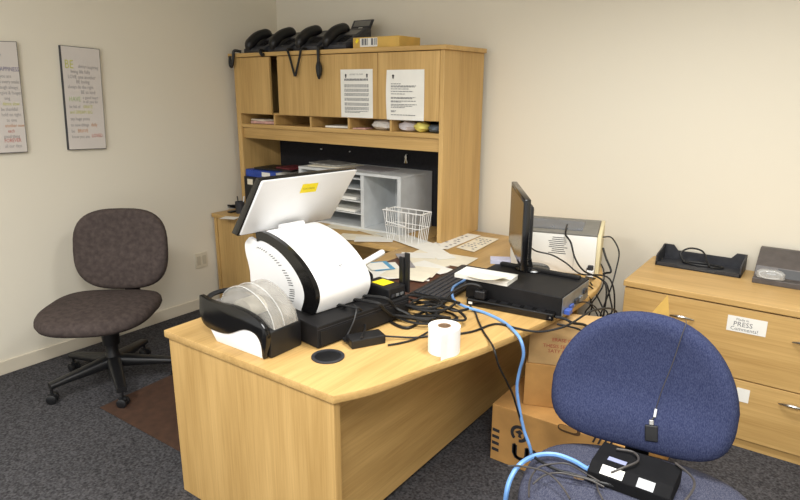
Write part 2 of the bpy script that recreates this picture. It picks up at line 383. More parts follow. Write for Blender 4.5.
m.loft(rings); m.build('bag', CLEARP, ad, smooth=True)
MB().tube(smoothpath([V((x0+.075+.05*math.cos(t), y0+.014+.012*math.sin(t), ZF+.05+.016*math.sin(t))) for t in [i*.7 for i in range(9)]], 4), .0025, 6).build('lead', LGREY, ad, smooth=True)
# ------------------------------------------------------------------ till: cash drawer, terminal, label printer
u = V((.145, .989, 0)).normalized(); nn = V((u.y, -u.x, 0)); Z = V((0, 0, 1))
A0 = at(318, 350, z=H); LEN = .49
cd = thing('cash_drawer', 'black metal cash drawer under the white till terminal', 'cash drawer', A0-nn*.2+u*.24)
def ob_box(n0, n1, u0, u1, z0, z1, bev=.002, org=None):
    o = org or V((A0.x, A0.y, 0)); M = Matrix(((nn.x, u.x, 0, o.x), (nn.y, u.y, 0, o.y), (0, 0, 1, 0), (0, 0, 0, 1)))
    return MB().box(n0, n1, u0, u1, z0, z1, bev, M)
ob_box(-.46, 0, 0, LEN, H+.004, H+.091, .004).build('body', MATTE, cd)
ob_box(-.0005, .004, .012, LEN-.012, H+.012, H+.07, .001).build('front_panel', MATTE, cd)
ob_box(-.02, .001, 0.002, LEN-.002, H+.0755, H+.0775, 0).build('seam', DARKP, cd)
for a in (-.42, -.04):
    for b in (.04, LEN-.04):
        q = A0+nn*a+u*b; MB().lathe([(.012, 0.0003), (.012, .0045)], V((q.x, q.y, H)), 12).build('foot', BLACK, cd)
ZD = H+.091
P1 = at(313, 315, z=ZD+.001)
pos = thing('till_terminal', 'white and black touchscreen till terminal seen from behind', 'till', P1-nn*.2+u*.15)
def npt(n, z, d): return P1+nn*n+u*d+Z*(z-P1.z)
def near(pts, d=0):
    P0 = P1+u*d; return [((onplane(px, py, P0, u)-P0).dot(nn), onplane(px, py, P0, u).z) for px, py in pts]
LB = .28
prof = near([(313, 315), (317, 302), (316, 290), (310, 276), (300, 261), (287, 247), (275, 238), (263, 232), (257, 233)])
prof[0] = (prof[0][0], ZD+.001)
bk = (prof[-1][0]-.03, prof[-1][1]-.01); bot = (bk[0]+.02, ZD+.001)
pc = smoothpath([(a, 0, b) for a, b in prof], 4)
outer = [(q.x, q.z) for q in pc]
def ext(poly, d0, d1): return [npt(a, b, d0) for a, b in poly], u*(d1-d0)
e = ext(outer+[bk, bot], .012, LB); MB().prism(*e, .006).build('rear_cover', WHITE, pos, smooth=40)
# black band that follows the profile at the near end
inner = [(a-.05*(1-.0*i), b-.0) for i, (a, b) in enumerate(outer)]
cx, cz = -.24, ZD+.02
inn = [(cx+(a-cx)*.80-.02, cz+(b-cz)*.86) for a, b in outer]
inn[0] = (inn[0][0], ZD+.001)
band = outer+[bk]+[(bk[0], bk[1]-.03)]+inn[::-1]
vs = [npt(a*1.006, b+.002, -.006) for a, b in outer]+[npt(a, b, -.006) for a, b in inn]
N = len(outer); fs = [[i, i+1, N+i+1, N+i] for i in range(N-1)]
vs2 = [v+u*.02 for v in vs]; m = MB(); m.add(vs+vs2, fs+[[k+2*N for k in f][::-1] for f in fs]+[[i, i+1, 2*N+i+1, 2*N+i] for i in range(N-1)]+[[N+i, N+i+1, 3*N+i+1, 3*N+i] for i in range(N-1)]+[[0, N, 3*N, 2*N], [N-1, 2*N-1, 4*N-1, 3*N-1]])
m.build('side_band', GLOSS, pos, smooth=40, label='gloss black curved band')
left = [(a, 0, b) for a, b in near([(250, 237), (246, 243), (246.5, 252), (249, 262), (251, 272), (252, 284), (256, 296), (262, 306)])]
lsp = [(q.x, q.z) for q in smoothpath(left, 4)]
sidep = [(a+.004, b-.003) for a, b in inn]+lsp+[(-.33, ZD+.003)]
e = ext(sidep, -.0045, .012); MB().prism(*e).build('side_panel', WHITE, pos, smooth=40, label='white curved side panel with a vent arc')
vm = MB()   # vent slots along an arc
for i in range(26):
    t = i/25; k = int(t*(len(inn)-1)*.9)+1
    a, b = inn[min(k, len(inn)-1)]; a2, b2 = cx+(a-cx)*.86-.035, cz+(b-cz)*.84
    L = .006+.034*(1-t)
    q = [npt(a2-L, b2-.004, -.0052), npt(a2, b2+.001, -.0052), npt(a2, b2+.004, -.0052), npt(a2-L, b2-.001, -.0052)]
    vm.prism(q, -u*.0006)
vm.build('vent_slots', DARKP, pos)
# tiny maker's mark on the cover: a small dark monogram
lp = None
i0 = N*2//5
d = (V((outer[i0-3][0], 0, outer[i0-3][1]))-V((outer[i0+3][0], 0, outer[i0+3][1]))).normalized()
upv = -(nn*d.x+Z*d.z); oc = npt((outer[i0-1][0]), outer[i0-1][1], LB*.52)
MB().text('M', .022, oc+ u.cross(upv)*.004, u, upv, lift=.002).build('emblem', DKINK, pos)
# foot plinth + spine
ob_box(-.40, -.05, .03, .27, ZD+.0005, ZD+.004, .001, V((P1.x, P1.y, 0))).build('base_plate', BLACK, pos)
# touchscreen, leaning back toward the customer side
S0, S1 = -.065, .43
(pB, pT, pFT, pFB) = near([(239, 236), (262, 181.5), (256, 178.5), (231, 232)], S0)
scr = [npt(*pT, S0+.004), npt(*pB, S0+.004)]
shell = [npt(*pB, S0+.006), npt(*pT, S0+.006), npt(pT[0]-.03, pT[1]+.001, S0+.006), npt(pB[0]-.03, pB[1]+.001, S0+.006)]
sh = MB().prism(shell, u*(S1-S0-.012), .006).build('screen_back', WHITE, pos, smooth=40, label='white screen back')
bez = [npt(pB[0]-.012, pB[1]-.004, S0), npt(pT[0]-.012, pT[1]+.004, S0), npt(pFT[0], pFT[1]+.004, S0), npt(pFB[0], pFB[1]-.004, S0)]
MB().prism(bez, u*(S1-S0), .004).build('screen_bezel', GLOSS, pos, smooth=40)
f1 = (npt(pFT[0], pFT[1], S0)-npt(pFB[0], pFB[1], S0)); fn = -f1.cross(u).normalized()
if fn.dot(nn) > 0: fn = -fn
q0 = npt(pFB[0], pFB[1], S0)
MB().prism([q0+f1*.05+u*.02+fn*.0012, q0+f1*.95+u*.02+fn*.0012, q0+f1*.95+u*(S1-S0-.02)+fn*.0012, q0+f1*.05+u*(S1-S0-.02)+fn*.0012], fn*.0006).build('touchscreen', SCREEN, pos)
# yellow caution label on the screen back
sd = (npt(*pT, 0)-npt(*pB, 0)); sn = u.cross(sd).normalized()
if sn.dot(nn) < 0: sn = -sn
def onscr(px, py): return onplane(px, py, npt(*pT, 0), sn)
c4 = [onscr(299.5, 193), onscr(315.5, 191.2), onscr(318.5, 182.6), onscr(303, 184.2)]
lb = MB().prism([q+sn*.0006 for q in c4], sn*.0008).build('warning_label', YELLOW, sh, label='yellow warning label')
r_ = (c4[1]-c4[0]).normalized(); u_ = (c4[3]-c4[0]); 
MB().text('CAUTION', u_.length*.26, c4[0]+u_*.38+r_*.010, r_, sn.cross(r_), lift=.0022).build('lettering', newmat('olive_ink', (150, 140, 40), .7, noise=.05), sh)
# hinge bar between screen and cover
hp = [npt(pB[0]+.035, pB[1]+.012, d) for d in (.07, .24)]
MB().tube([npt(pB[0]+.055, pB[1]+.018, .10), npt(pB[0]+.055, pB[1]+.018, .22)], .014, 12).build('hinge', WHITE, pos, smooth=True)
ob_box(-.30, -.21, .09, .23, P1.z+.15, P1.z+.245, .01, V((P1.x-.1*nn.x, P1.y-.1*nn.y, 0))).build('screen_neck', WHITE, pos)
# payment-card reader arm: white rod with rounded end
ra, rb = npt(-.17, ZD+.12, LB-.02), npt(-.15, ZD+.15, LB+.14)
ra = onplane(364, 263, npt(-.12, 0, LB+.01), nn); rb = onplane(382, 252.5, npt(-.12, 0, LB+.01), nn)
m = MB().tube([ra-(rb-ra)*.4, ra, rb], .014, 12); m.lathe([(0, -.014), (.010, -.0098), (.014, 0), (.010, .0098), (0, .014)], rb, 12)
m.build('reader_arm', WHITE, pos, smooth=True)
# ------------------------------------------------------------------ label printer with clear lid
YL = at(266, 361, z=H).y
lpr = thing('label_printer', 'black and white label printer with a clear domed lid on the desk corner', 'printer', at(255, 352, z=H))
def L(px, py, y=None): q = at(px, py, y=YL if y is None else y); return (q.x, q.z)
topc = [L(264, 361), L(266, 345), L(266, 335), L(262, 326), L(252, 316), L(234, 307), L(212, 302), L(199, 295)]
botc = [L(199, 311), L(203, 323), L(212, 330), L(227, 334), L(243, 330), L(254, 334), L(260, 344), L(262, 358)]
topc[0] = (topc[0][0], H+.001); 
T = smoothpath([(a, 0, b) for a, b in topc], 4); Bc = smoothpath([(a, 0, b) for a, b in botc], 4)
DL = .175
poly = [V((q.x, YL, max(q.z, H+.001))) for q in T]+[V((q.x, YL, max(q.z, H+.001))) for q in Bc]
MB().prism(poly, (0, .022, 0), .003).build('front_fascia', GLOSS, lpr, smooth=40)
xr = max(q.x for q in T); xl = min(q.x for q in T)
lowp = [V((q.x, YL+.006, min(q.z+.012, H+.12))) for q in Bc[6:-2]]+[V((Bc[-3].x, YL+.006, H+.0008)), V((xl+.08, YL+.006, H+.0008))]
MB().prism(lowp, (0, .014, 0), .001).build('lower_panel', WHITE, lpr, smooth=40)
MB().prism([V((xr-.004, YL+.0225, H+.001)), V((xr-.004, YL+.0225, H+.1)), V((xr-.06, YL+.0225, H+.125)), V((xl+.06, YL+.0225, H+.135)), V((xl+.01, YL+.0225, H+.13)), V((xl+.01, YL+.0225, H+.06)), V((xl+.07, YL+.0225, H+.001))], (0, DL-.0225, 0), .006).build('body', BLACK, lpr, smooth=40)
# media roll
rc = V((xl+.19, YL+.04, H+.16))
m = MB(); rot = Matrix.Rotation(-math.pi/2, 3, 'X'); m.lathe([(.02, 0), (.055, 0), (.055, .075), (.02, .075), (.02, 0)], V((rc.x, YL+.05, rc.z-.035)), 32, rot); m.build('label_roll', PAPER2, lpr, smooth=40)
# lid
lid = [L(215, 303), L(218, 295), L(225, 290), L(234, 289), L(244, 294), L(252, 301), L(259, 310), L(265, 321), L(268, 333)]
ls = smoothpath([(a, 0, b+.0) for a, b in lid], 4)
m = MB(); r1 = [V((q.x, YL+.03, q.z)) for q in ls]; r2 = [V((q.x, YL+DL-.035, q.z)) for q in ls]
n_ = len(ls); cen = V((sum(q.x for q in ls)/n_, 0, ls[0].z-.03))
def insd(ps, t=.003): return [p+(V((cen.x, p.y, cen.z))-p).normalized()*t for p in ps]
MB().prism(r1, (0, .003, 0)).build('lid_cheek', CLEAR, lpr)
m = MB(); a_, b_ = r1, r2; ai, bi = insd(r1), insd(r2)
m.add(a_+b_+ai+bi, [[i, i+1, n_+i+1, n_+i] for i in range(n_-1)]+[[2*n_+i, 3*n_+i, 3*n_+i+1, 2*n_+i+1] for i in range(n_-1)]+[[i, 2*n_+i, 2*n_+i+1, i+1] for i in range(n_-1)]+[[n_+i, n_+i+1, 3*n_+i+1, 3*n_+i] for i in range(n_-1)])
m.build('lid', CLEAR, lpr, smooth=True, label='clear domed lid')
m = MB().prism([p+V((0, .0032, 0)) for p in r2], (0, .003, 0)); m.build('lid_cheek', CLEAR, lpr)
m = MB()
for y in (YL+.03, YL+.078): m.tube([V((q.x, y, q.z+.0025)) for q in ls], .0022, 6)
m.build('lid_rib', CLEARP, lpr, smooth=True)
# back tray rim at the left
m = MB(); m.tube(smoothpath([V((xl+.012, YL+.02, H+.15)), V((xl-.005, YL+.07, H+.158)), V((xl-.003, YL+.14, H+.155)), V((xl+.05, YL+.2, H+.15)), V((xl+.10, YL+.2, H+.148))], 6), .010, 8)
m.build('tray_rim', BLACK, lpr, smooth=True)
MB().box(xl+.012, xl+.1, YL+.03, YL+.185, H+.095, H+.14, .004).build('rear_tray', newmat('smoky_plastic', (112, 108, 104), .25, noise=.2, nscale=40), lpr)
# ------------------------------------------------------------------ small things on the desk
def obox(mb, c, yaw, l, w, z0, z1, bev):
    return mb.box(-l/2, l/2, -w/2, w/2, z0, z1, bev, Matrix.Translation(V((c.x, c.y, 0))) @ Matrix.Rotation(yaw, 4, 'Z'))
a, b = at(352, 350, z=H), at(386, 343.5, z=H); yw = math.atan2(b.y-a.y, b.x-a.x)
c = (a+b)/2+V((-math.sin(yw), math.cos(yw), 0))*.035
pa = thing('power_brick', 'black power brick on the desk in front of the cash drawer', 'adapter', V((c.x, c.y, H)))
obox(MB(), c, yw, (b-a).length, .07, H+.0005, H+.036, .005).build('body', BLACK, pa)
e1 = c+V((math.cos(yw), math.sin(yw), 0))*(b-a).length*.5
MB().tube(smoothpath([e1+V((0, 0, .018)), e1+V((.04, .03, .014)), e1+V((.10, .09, .006)), e1+V((.14, .16, .006)), e1+V((.10, .22, .006))], 6), .004, 6).build('lead', CABLE, pa, smooth=True)
e0 = c-V((math.cos(yw), math.sin(yw), 0))*(b-a).length*.5
MB().tube(smoothpath([V((e0.x, e0.y, H+.018)), e0+V((-.03, .01, .014)), V((A0.x+.035, A0.y+.13, H+.03)), V((A0.x+.04, A0.y+.16, H+.075)), V((A0.x+.02, A0.y+.2, H+.108)), V((A0.x-.02, A0.y+.23, H+.106))], 7), .004, 6).build('lead', CABLE, pa, smooth=True)
# label roll
rc = (at(427, 352, z=H)+at(459, 352, z=H))/2+V((-.004, .012, 0)); RR = (at(459, 345, z=H)-at(427, 345, z=H)).length/2*.98
zt = H+.100
pr_ = thing('paper_roll', 'white till paper roll standing on the desk with its end loose', 'paper roll', V((rc.x, rc.y, H)))
MB().lathe([(.026, .0005), (RR, .0005), (RR, zt-H), (.026, zt-H), (.026, .0005)], V((rc.x, rc.y, H)), 40).build('roll', newmat('thermal_paper', (246, 244, 240), .7, noise=.01), pr_, smooth=40)
MB().lathe([(.021, .001), (.0258, .001), (.0258, zt-H-.0005), (.021, zt-H-.0005), (.021, .001)], V((rc.x, rc.y, H)), 28).build('core', newmat('brown_card_core', (150, 122, 96), .8, noise=.05), pr_, smooth=40)
tail = []
ta = math.atan2(CAM.y-rc.y, CAM.x-rc.x)+1.15
for i in range(8): tail.append(V((rc.x+(RR+.0006*i)*math.cos(ta-.1*i), rc.y+(RR+.0006*i)*math.sin(ta-.1*i), 0)))
t_dir = V((math.sin(ta-.7), -math.cos(ta-.7), 0)); tail += [tail[-1]+t_dir*.02+V((.003, -.001, 0)), tail[-1]+t_dir*.05+V((.012, -.006, 0))]
m = MB(); m.add([V((q.x, q.y, H+.001)) for q in tail]+[V((q.x, q.y, zt-.002)) for q in tail], [[i, i+1, len(tail)+i+1, len(tail)+i] for i in range(len(tail)-1)])
o = m.build('loose_end', D.materials['thermal_paper'], pr_); sm = o.modifiers.new('thick', 'SOLIDIFY'); sm.thickness = .001
# router with two flat antennas beside the drawer
rc = onplane(392, 290, A0+nn*(-.03)+u*.44, u); 
rp = thing('receipt_printer', 'black receipt printer on the cash drawer between the till terminal and the router', 'printer', A0+nn*(-.27)+u*.4)
prf = [(.315, ZD+.001), (.315, ZD+.085), (.35, ZD+.1), (.43, ZD+.092), (.462, ZD+.06), (.47, ZD+.001)]
MB().prism([V((A0.x, A0.y, 0))+nn*(-.36)+u*a+Z*b for a, b in prf], nn*.17, .006).build('body', BLACK, rp, smooth=40)
MB().prism([V((A0.x, A0.y, 0))+nn*(-.34)+u*a+Z*b for a, b in ((.36, ZD+.1002), (.375, ZD+.0985), (.375, ZD+.1005), (.36, ZD+.102))], nn*.13).build('paper_slot', DARKP, rp)
rr = A0+nn*(-.10)+u*(LEN-.055)
rt_ = thing('router', 'small black wireless router on the far end of the cash drawer', 'router', V((rr.x, rr.y, ZD)))
Mr = Matrix(((nn.x, u.x, 0, rr.x), (nn.y, u.y, 0, rr.y), (0, 0, 1, ZD), (0, 0, 0, 1)))
MB().box(-.075, .085, -.05, .05, .0005, .05, .006, Mr).build('body', BLACK, rt_)
for k in range(3):
    MB().box(.0852, .088, -.036+.026*k, -.018+.026*k, .010, .022, .001, Mr).build('port', METALP if k else DARKP, rt_)
at1 = [(.060, .051), (.085, .058)]
for k, (a, b) in enumerate(at1):
    hh = (.165, .185)[k]
    MB().box(a-.013, a+.013, b-.005, b+.005, .012, hh, .003, Mr).build('antenna', BLACK, rt_)
b4 = [Mr @ V((a, b, .0506)) for a, b in ((-.035, -.035), (.035, -.035), (.035, .03), (-.035, .03))]
MB().prism(b4, (0, 0, .001)).build('sticker', YELLOW, rt_, label='yellow sticker')
# brown desk pad
bp = thing('desk_pad', 'brown leather desk pad under the keyboard and receipts', 'desk pad', (2.2, -1.15, H))
MB().box(1.93, 2.43, -1.56, -.86, H+.0005, H+.004, .0015).build('pad', LEATHER, bp)
# keyboard
k0, k1, k2 = at(409, 293, z=H+.02), at(462, 266, z=H+.02), at(452, 301, z=H+.02)
kd = V((k1.x-k0.x, k1.y-k0.y, 0)); kd.normalize(); kd = V((-.08, .997, 0)).normalized(); kw = V((kd.y, -kd.x, 0))
KL, KW = .56, .19
kb = thing('keyboard', 'black keyboard on the desk pad beside the receipts', 'keyboard', V((k0.x+.1, k0.y+.28, H+.004)))
Mk = Matrix(((kw.x, kd.x, 0, k0.x), (kw.y, kd.y, 0, k0.y), (0, 0, 1, H+.0045), (0, 0, 0, 1)))
MB().box(0, KW, 0, KL, 0, .016, .004, Mk).build('case', BLACK, kb)
keym = MB()
for r in range(6):
    x = .018+r*.0275; n = 18; s = (KL-.03)/n
    y = .015
    while y < KL-.02:
        wk = s if not (r == 5 and .12 < y < .3) else s*5
        wk = min(wk, KL-.015-y)
        keym.box(x, x+.022, y+.001, y+wk-.002, .0163, .022, .002, Mk, seg=1); y += wk
ko = keym.build('keys', DARKP, kb)
# ------------------------------------------------------------------ computer lying flat
px0, px1, py0, py1, pz0, pz1 = 2.590, 3.046, -1.335, -1.0, H+.006, H+.1
pcx = thing('desktop_computer', 'black slim desktop computer lying flat under the monitor', 'computer', (2.8, -1.17, H))
MB().box(px0, px1, py0, py1, pz0, pz1, .004).build('case', MATTE, pcx)
MB().box(px1+.0003, px1+.003, py0+.01, py1-.01, pz0+.006, pz1-.006, .001).build('rear_panel', METALP, pcx)
for k, (yy, zz2, mt) in enumerate(((.05, .02, VGAB), (.11, .022, VGAB), (.17, .03, DARKP), (.22, .03, METALP), (.27, .05, DARKP))):
    MB().box(px1+.0033, px1+(.028 if k == 0 else .012), py0+yy-.02, py0+yy+.018, pz0+zz2-.008, pz0+zz2+.012, .002).build('port', mt, pcx)
MB().box(px0+.03, px0+.43, py1-.06, py1-.03, pz1+.0005, pz1+.016, .004).build('top_ridge', MATTE, pcx)
for a in (px0+.03, px1-.06):
    for b in (py0+.03, py1-.03): MB().box(a-.01, a+.01, b-.01, b+.01, H+.0005, pz0-.0002, .001).build('foot', BLACK, pcx)
# power strip
a, b = at(464, 302, z=H), at(553, 321.5, z=H); a = V((2.585, -1.405, H)); b = V((3.0, -1.375, H))
a, b = at(466, 305, z=H), at(553, 322, z=H); yw = math.atan2(b.y-a.y, b.x-a.x); c = (a+b)/2+V((-math.sin(yw), math.cos(yw), 0))*.022
ps_ = thing('power_strip', 'long black power strip in front of the flat computer', 'power strip', V((c.x, c.y, H)))
obox(MB(), c, yw, (b-a).length, .045, H+.0005, H+.034, .006).build('body', GLOSS, ps_)
mm = Matrix.Translation(V((c.x, c.y, 0))) @ Matrix.Rotation(yw, 4, 'Z'); hl = (b-a).length/2
for k in range(5): MB().box(-.1+.055*k, -.065+.055*k, -.014, .014, H+.0345, H+.0354, .0003, mm).build('socket', BLACK, ps_)
MB().box(hl-.018, hl-.01, -.0232, -.0228, H+.012, H+.02, 0, mm).build('screw', CHROME, ps_)
MB().box(-hl+.012, -hl+.03, -.0242, -.0228, H+.010, H+.02, 0, mm).build('sticker', PAPER, ps_)
pl0 = mm @ V((-hl+.06, 0, H+.0362))
pg = thing('power_plug', 'black plug with a curved lead in the power strip', 'plug', pl0)
MB().box(-hl+.035, -hl+.085, -.018, .018, H+.0362, H+.075, .006, mm).build('body', BLACK, pg)
q1 = mm @ V((-hl+.06, 0, H+.07))
MB().tube(smoothpath([q1, q1+V((0, -.01, .025)), q1+V((-.05, -.03, .03)), q1+V((-.11, -.06, -.01)), V((q1.x-.15, q1.y-.09, H+.01)), V((q1.x-.2, q1.y-.1, H+.008))], 8), .006, 8).build('lead', CABLE, pg, smooth=True)
# stack of papers on the computer
pk = [at(455, 271, z=pz1+.03), at(488, 279.5, z=pz1+.03), at(517, 277, z=pz1+.03), at(487, 263, z=pz1+.03)]
pk[0] = at(454.5, 277, z=pz1+.001); pk[1] = at(507, 286.5, z=pz1+.001); 
ex = (pk[1]-pk[0]).normalized(); ey = V((-ex.y, ex.x, 0)); wl = (pk[1]-pk[0]).length
for i, (dz, off, rot, mt, lab) in enumerate(((.000, 0, 0, PAPER, 'thick white form pad at the bottom of the heap on the flat computer'), (.019, .004, .03, PAPER, 'white form sheet lying square on top of the form pad'), (.0205, .07, -.22, PAPER2, 'curled cream receipt slip on top of the form pad by the monitor'))):
    R_ = Matrix.Rotation(rot, 3, 'Z'); e1, e2 = R_ @ ex, R_ @ ey
    th_ = .0185 if i == 0 else .0008
    wl_, dp = (wl, .125) if i < 2 else (wl*.72, .09)
    b0 = V((pk[0].x, pk[0].y, pz1+.0008+dz))+e1*off
    if i < 2: q = MB().prism([b0, b0+e1*wl_, b0+e1*wl_+e2*dp, b0+e2*dp], (0, 0, th_)).build('form_pad' if i == 0 else 'form_sheet', mt)
    else:
        m = MB(); rows = []
        for k in range(9):
            t = k/8; rows.append((b0+e1*(wl_*t)+V((0, 0, .001+.03*t**3)), b0+e1*(wl_*t)+e2*dp+V((0, 0, .001+.018*t**3))))
        vs = [p for r in rows for p in r]; m.add(vs, [[2*k, 2*k+2, 2*k+3, 2*k+1] for k in range(8)]); q = m.build('receipt_slip', mt); sm = q.modifiers.new('thick', 'SOLIDIFY'); sm.thickness = .0008; sm.offset = 1
    tag(q, lab, 'paper')
b0 = at(484, 263, z=pz1+.001); 
tag(MB().box(-.05, .05, -.035, .035, pz1+.0008, pz1+.022, .001, Matrix.Translation(V((b0.x+.06, b0.y+.06, 0))) @ Matrix.Rotation(.5, 4, 'Z')).build('card_box', newmat('lilac_card', (198, 196, 214), .7, noise=.03)), 'small pale lilac paper block behind the form pad on the flat computer', 'paper')
# monitor
Bm = at(532, 268, z=pz1+.002); wa = math.radians(32); wv = V((-math.sin(wa), math.cos(wa), 0)); nv = V((-wv.y, wv.x, 0))
mon = thing('monitor', 'black flat monitor on a round foot standing on the flat computer', 'monitor', Bm)
zb = pz1+.0005
MB().lathe([(0, 0), (.082, 0), (.085, .004), (.08, .010), (.03, .017), (.0, .018)], V((Bm.x, Bm.y, zb)), 36).build('foot', GLOSS, mon, smooth=40)
MC = Bm+nv*.075; hw = .262
Ms = Matrix(((wv.x, nv.x, 0, MC.x), (wv.y, nv.y, 0, MC.y), (0, 0, 1, 0), (0, 0, 0, 1)))
zbt, ztp = .905, 1.222
MB().prism([Bm+Z*.014+wv*s*.028+nv*d for s, d in ((-1, .0), (1, .0), (1, .02), (-1, .02))], V((0, 0, .13))+nv*.03).build('neck', GLOSS, mon)
pn = MB().box(-hw, hw, -.014, .014, zbt, ztp, .004, Ms).build('bezel', GLOSS, mon, smooth=30)
MB().box(-hw*.8, hw*.8, -.038, -.0145, zbt+.03, ztp-.04, .012, Ms).build('rear_housing', BLACK, mon, smooth=30)
MB().box(-hw+.018, hw-.018, .0143, .0152, zbt+.028, ztp-.018, 0, Ms).build('screen', SCREEN, mon)
# laser printer
PF = at(598, 277, z=H); tp = math.radians(15); PW, PD = .46, .34
pe1 = V((math.cos(tp), math.sin(tp), 0)); pe2 = V((-pe1.y, pe1.x, 0))
ztp2 = at(598, 235, y=PF.y).z
Mp = Matrix(((pe1.x, pe2.x, 0, PF.x), (pe1.y, pe2.y, 0, PF.y), (0, 0, 1, 0), (0, 0, 0, 1)))
def pp(x, y, z): return Mp @ V((x, y, z))
pt = thing('laser_printer', 'white laser printer with a grey top behind the computer', 'printer', pp(-PW/2, PD/2, H))
MB().box(-PW, -.02, 0, PD, H+.003, ztp2-.012, .006, Mp).build('body', PWHITE, pt, smooth=30)
MB().prism([pp(-.0195, a, b) for a, b in ((.004, H+.003), (PD, H+.003), (PD, ztp2+.01), (PD-.05, ztp2+.012), (.004, ztp2-.004))], pe1*.0195, .004).build('side_cover', CREAM, pt, smooth=30, label='cream side cover')
MB().prism([pp(-PW, a, b) for a, b in ((.002, ztp2-.0115), (.002, ztp2-.002), (PD-.06, ztp2+.012), (PD, ztp2+.008), (PD, ztp2-.0115))], pe1*(PW-.021), .002).build('top_cover', GREYP, pt, label='grey top cover')
def topz(y): return ztp2-.002+.014/(PD-.062)*(y-.002)
MB().prism([pp(x, y, topz(y)+.0006) for x, y in ((-PW+.05, .06), (-.10, .06), (-.10, PD-.085), (-PW+.05, PD-.085))], (0, 0, .0012)).build('output_recess', DKGLASS, pt, label='dark output recess')
m = MB()
for k in range(9):
    zq = H+.105+k*.0105; w_ = .07 if k % 3 else .09
    m.box(-.215-w_/2+.008*math.sin(k), -.215+w_/2+.006*(k % 2), -.0008, -.0002, zq, zq+.0035, 0, Mp)
m.build('vent_slots', DKINK, pt)
MB().box(-.06, -.035, -.006, -.0003, H+.02, H+.045, .002, Mp).build('socket', BLACK, pt)
MB().box(-.13, -.1285, -.0008, -.0002, H+.02, H+.12, 0, Mp).build('panel_seam', GREYP, pt)
# ------------------------------------------------------------------ things on the hutch top
def phone(x, y, label, tilt=.52, disp=False):
    t = thing('desk_phone', label, 'phone', (x, y, ZT), 'desk phones lined up on the hutch top')
    Rm = Matrix.Translation(V((x, y, ZT+.0008)))
    h0, h1, d = .03, .15, .27
    w = .225
    MB().prism([(x-w/2, y-d/2, ZT+.0008), (x-w/2, y-d/2, ZT+h0), (x-w/2, y+d/2-.03, ZT+h1), (x-w/2, y+d/2, ZT+h1-.012), (x-w/2, y+d/2, ZT+.0008)], (w, 0, 0), .006).build('body', DARKP, t, smooth=30)
    sl = V((0, d-.03, h1-h0)).normalized(); nrm = V((0, -sl.z, sl.y)); o = V((x, y-d/2, ZT+h0))
    # handset: thick arched bar lying in its cradle on the left
    hs = []
    for i in range(17):
        t_ = i/16; l = -.012+t_*.262; bow_ = .012+.030*math.sin(math.pi*min(1, t_*.98)); thk = .034+.004*(abs(2*t_-1)**2)
        k_ = min(1, .55+5*min(t_, 1-t_))
        c = o+V((-.055, 0, 0))+sl*l+nrm*bow_
        hs.append([c+V((.034*a*k_, 0, 0))+nrm*(thk*b*k_) for a, b in superell(1, 1, 2.6, 16)])
    m = MB(); m.loft(hs); m.build('handset', BLACK, t, smooth=50)
    kp = MB()
    for r in range(4):
        for c_ in range(3):
            q = o+V((.0+c_*.028, 0, 0))+sl*(.04+r*.024)+nrm*.0012
            kp.prism([q, q+V((.02, 0, 0)), q+V((.02, 0, 0))+sl*.015, q+sl*.015], nrm*.004)
    kp.build('keypad', BLACK, t)
    q = o+V((-.015, 0, 0))+sl*.155+nrm*.0012
    MB().prism([q, q+V((.1, 0, 0)), q+V((.1, 0, 0))+sl*.07, q+sl*.07], nrm*.002).build('display', GREYP, t)
    return t, o, sl, nrm
YP = YH+.155
xs = [.30, .555, .815, 1.07]
phs = []
for x, lab in zip(xs, ('black desk phone at the wall end of the row on the hutch top', 'black desk phone second from the wall on the hutch top', 'black desk phone third from the wall on the hutch top, behind the V of cord', 'black desk phone nearest the cardboard box on the hutch top')):
    phs.append(phone(x, YP, lab)[0])
# tilted phone display panel beside the box
tp = thing('phone_module', 'grey button module with a white strip leaning up behind the phone nearest the cardboard box', 'phone', (.98, YP+.16, ZT))
m0 = V((.90, YP+.15, ZT+.002)); ds = V((.04, .09, .215)); 
MB().prism([m0, m0+V((.17, 0, 0)), m0+V((.17, 0, 0))+ds, m0+ds], (0, .02, -.0)).build('body', DARKP, tp)
nn_ = V((1, 0, 0)).cross(ds).normalized()
if nn_.y > 0: nn_ = -nn_
for nm, a0, a1, b0, b1, mt in (('display', .1, .95, .80, .97, GREYP), ('paper_strip', .42, .62, .1, .76, PAPER)):
    MB().prism([m0+V((.17*a, 0, 0))+ds*b+nn_*.0006 for a, b in ((a0, b0), (a1, b0), (a1, b1), (a0, b1))], nn_*.001).build(nm, mt, tp)
MB().prism([m0+V((.05, .0205, 0)), m0+V((.05, .13, 0)), m0+V((.05, .09, 0))+ds*.6, m0+V((.05, .0205, 0))+ds*.6], (.02, 0, 0)).build('stand', BLACK, tp)
# cardboard box on the hutch
b0, b1 = at(353, 50, y=YH+.03).x, at(399, 47, y=YH+.03).x
bz = at(377, 36.5, y=YH+.03).z
tb = thing('cardboard_box', 'flat yellowish cardboard box with a white label on the hutch top', 'box', ((b0+b1)/2, YH+.13, ZT))
MB().box(b0, b1, YH+.03, YH+.26, ZT+.0008, bz, .003).build('carton', CARDF, tb)
MB().box(b0+.06, b0+.2, YH+.0285, YH+.0293, ZT+.008, bz-.006).build('label', PAPER, tb, label='white printed label')
m = MB()
for k, (xx, ww) in enumerate(((.075, .012), (.09, .006), (.10, .014), (.12, .005), (.15, .018), (.175, .006), (.187, .008))): m.add([V((b0+xx+a, YH+.0279, ZT+.018+c)) for a, c in ((0, 0), (ww, 0), (ww, .04), (0, .04))], [[0, 1, 2, 3]])
m.build('lettering', INK, tb)
MB().prism([V((b0+.02, YH+.0288, ZT+.04)), V((b0+.035, YH+.0288, ZT+.03)), V((b0+.05, YH+.0288, ZT+.05)), V((b0+.035, YH+.0288, ZT+.06))], (0, -.0006, 0)).build('sticker', YELLOW, tb)
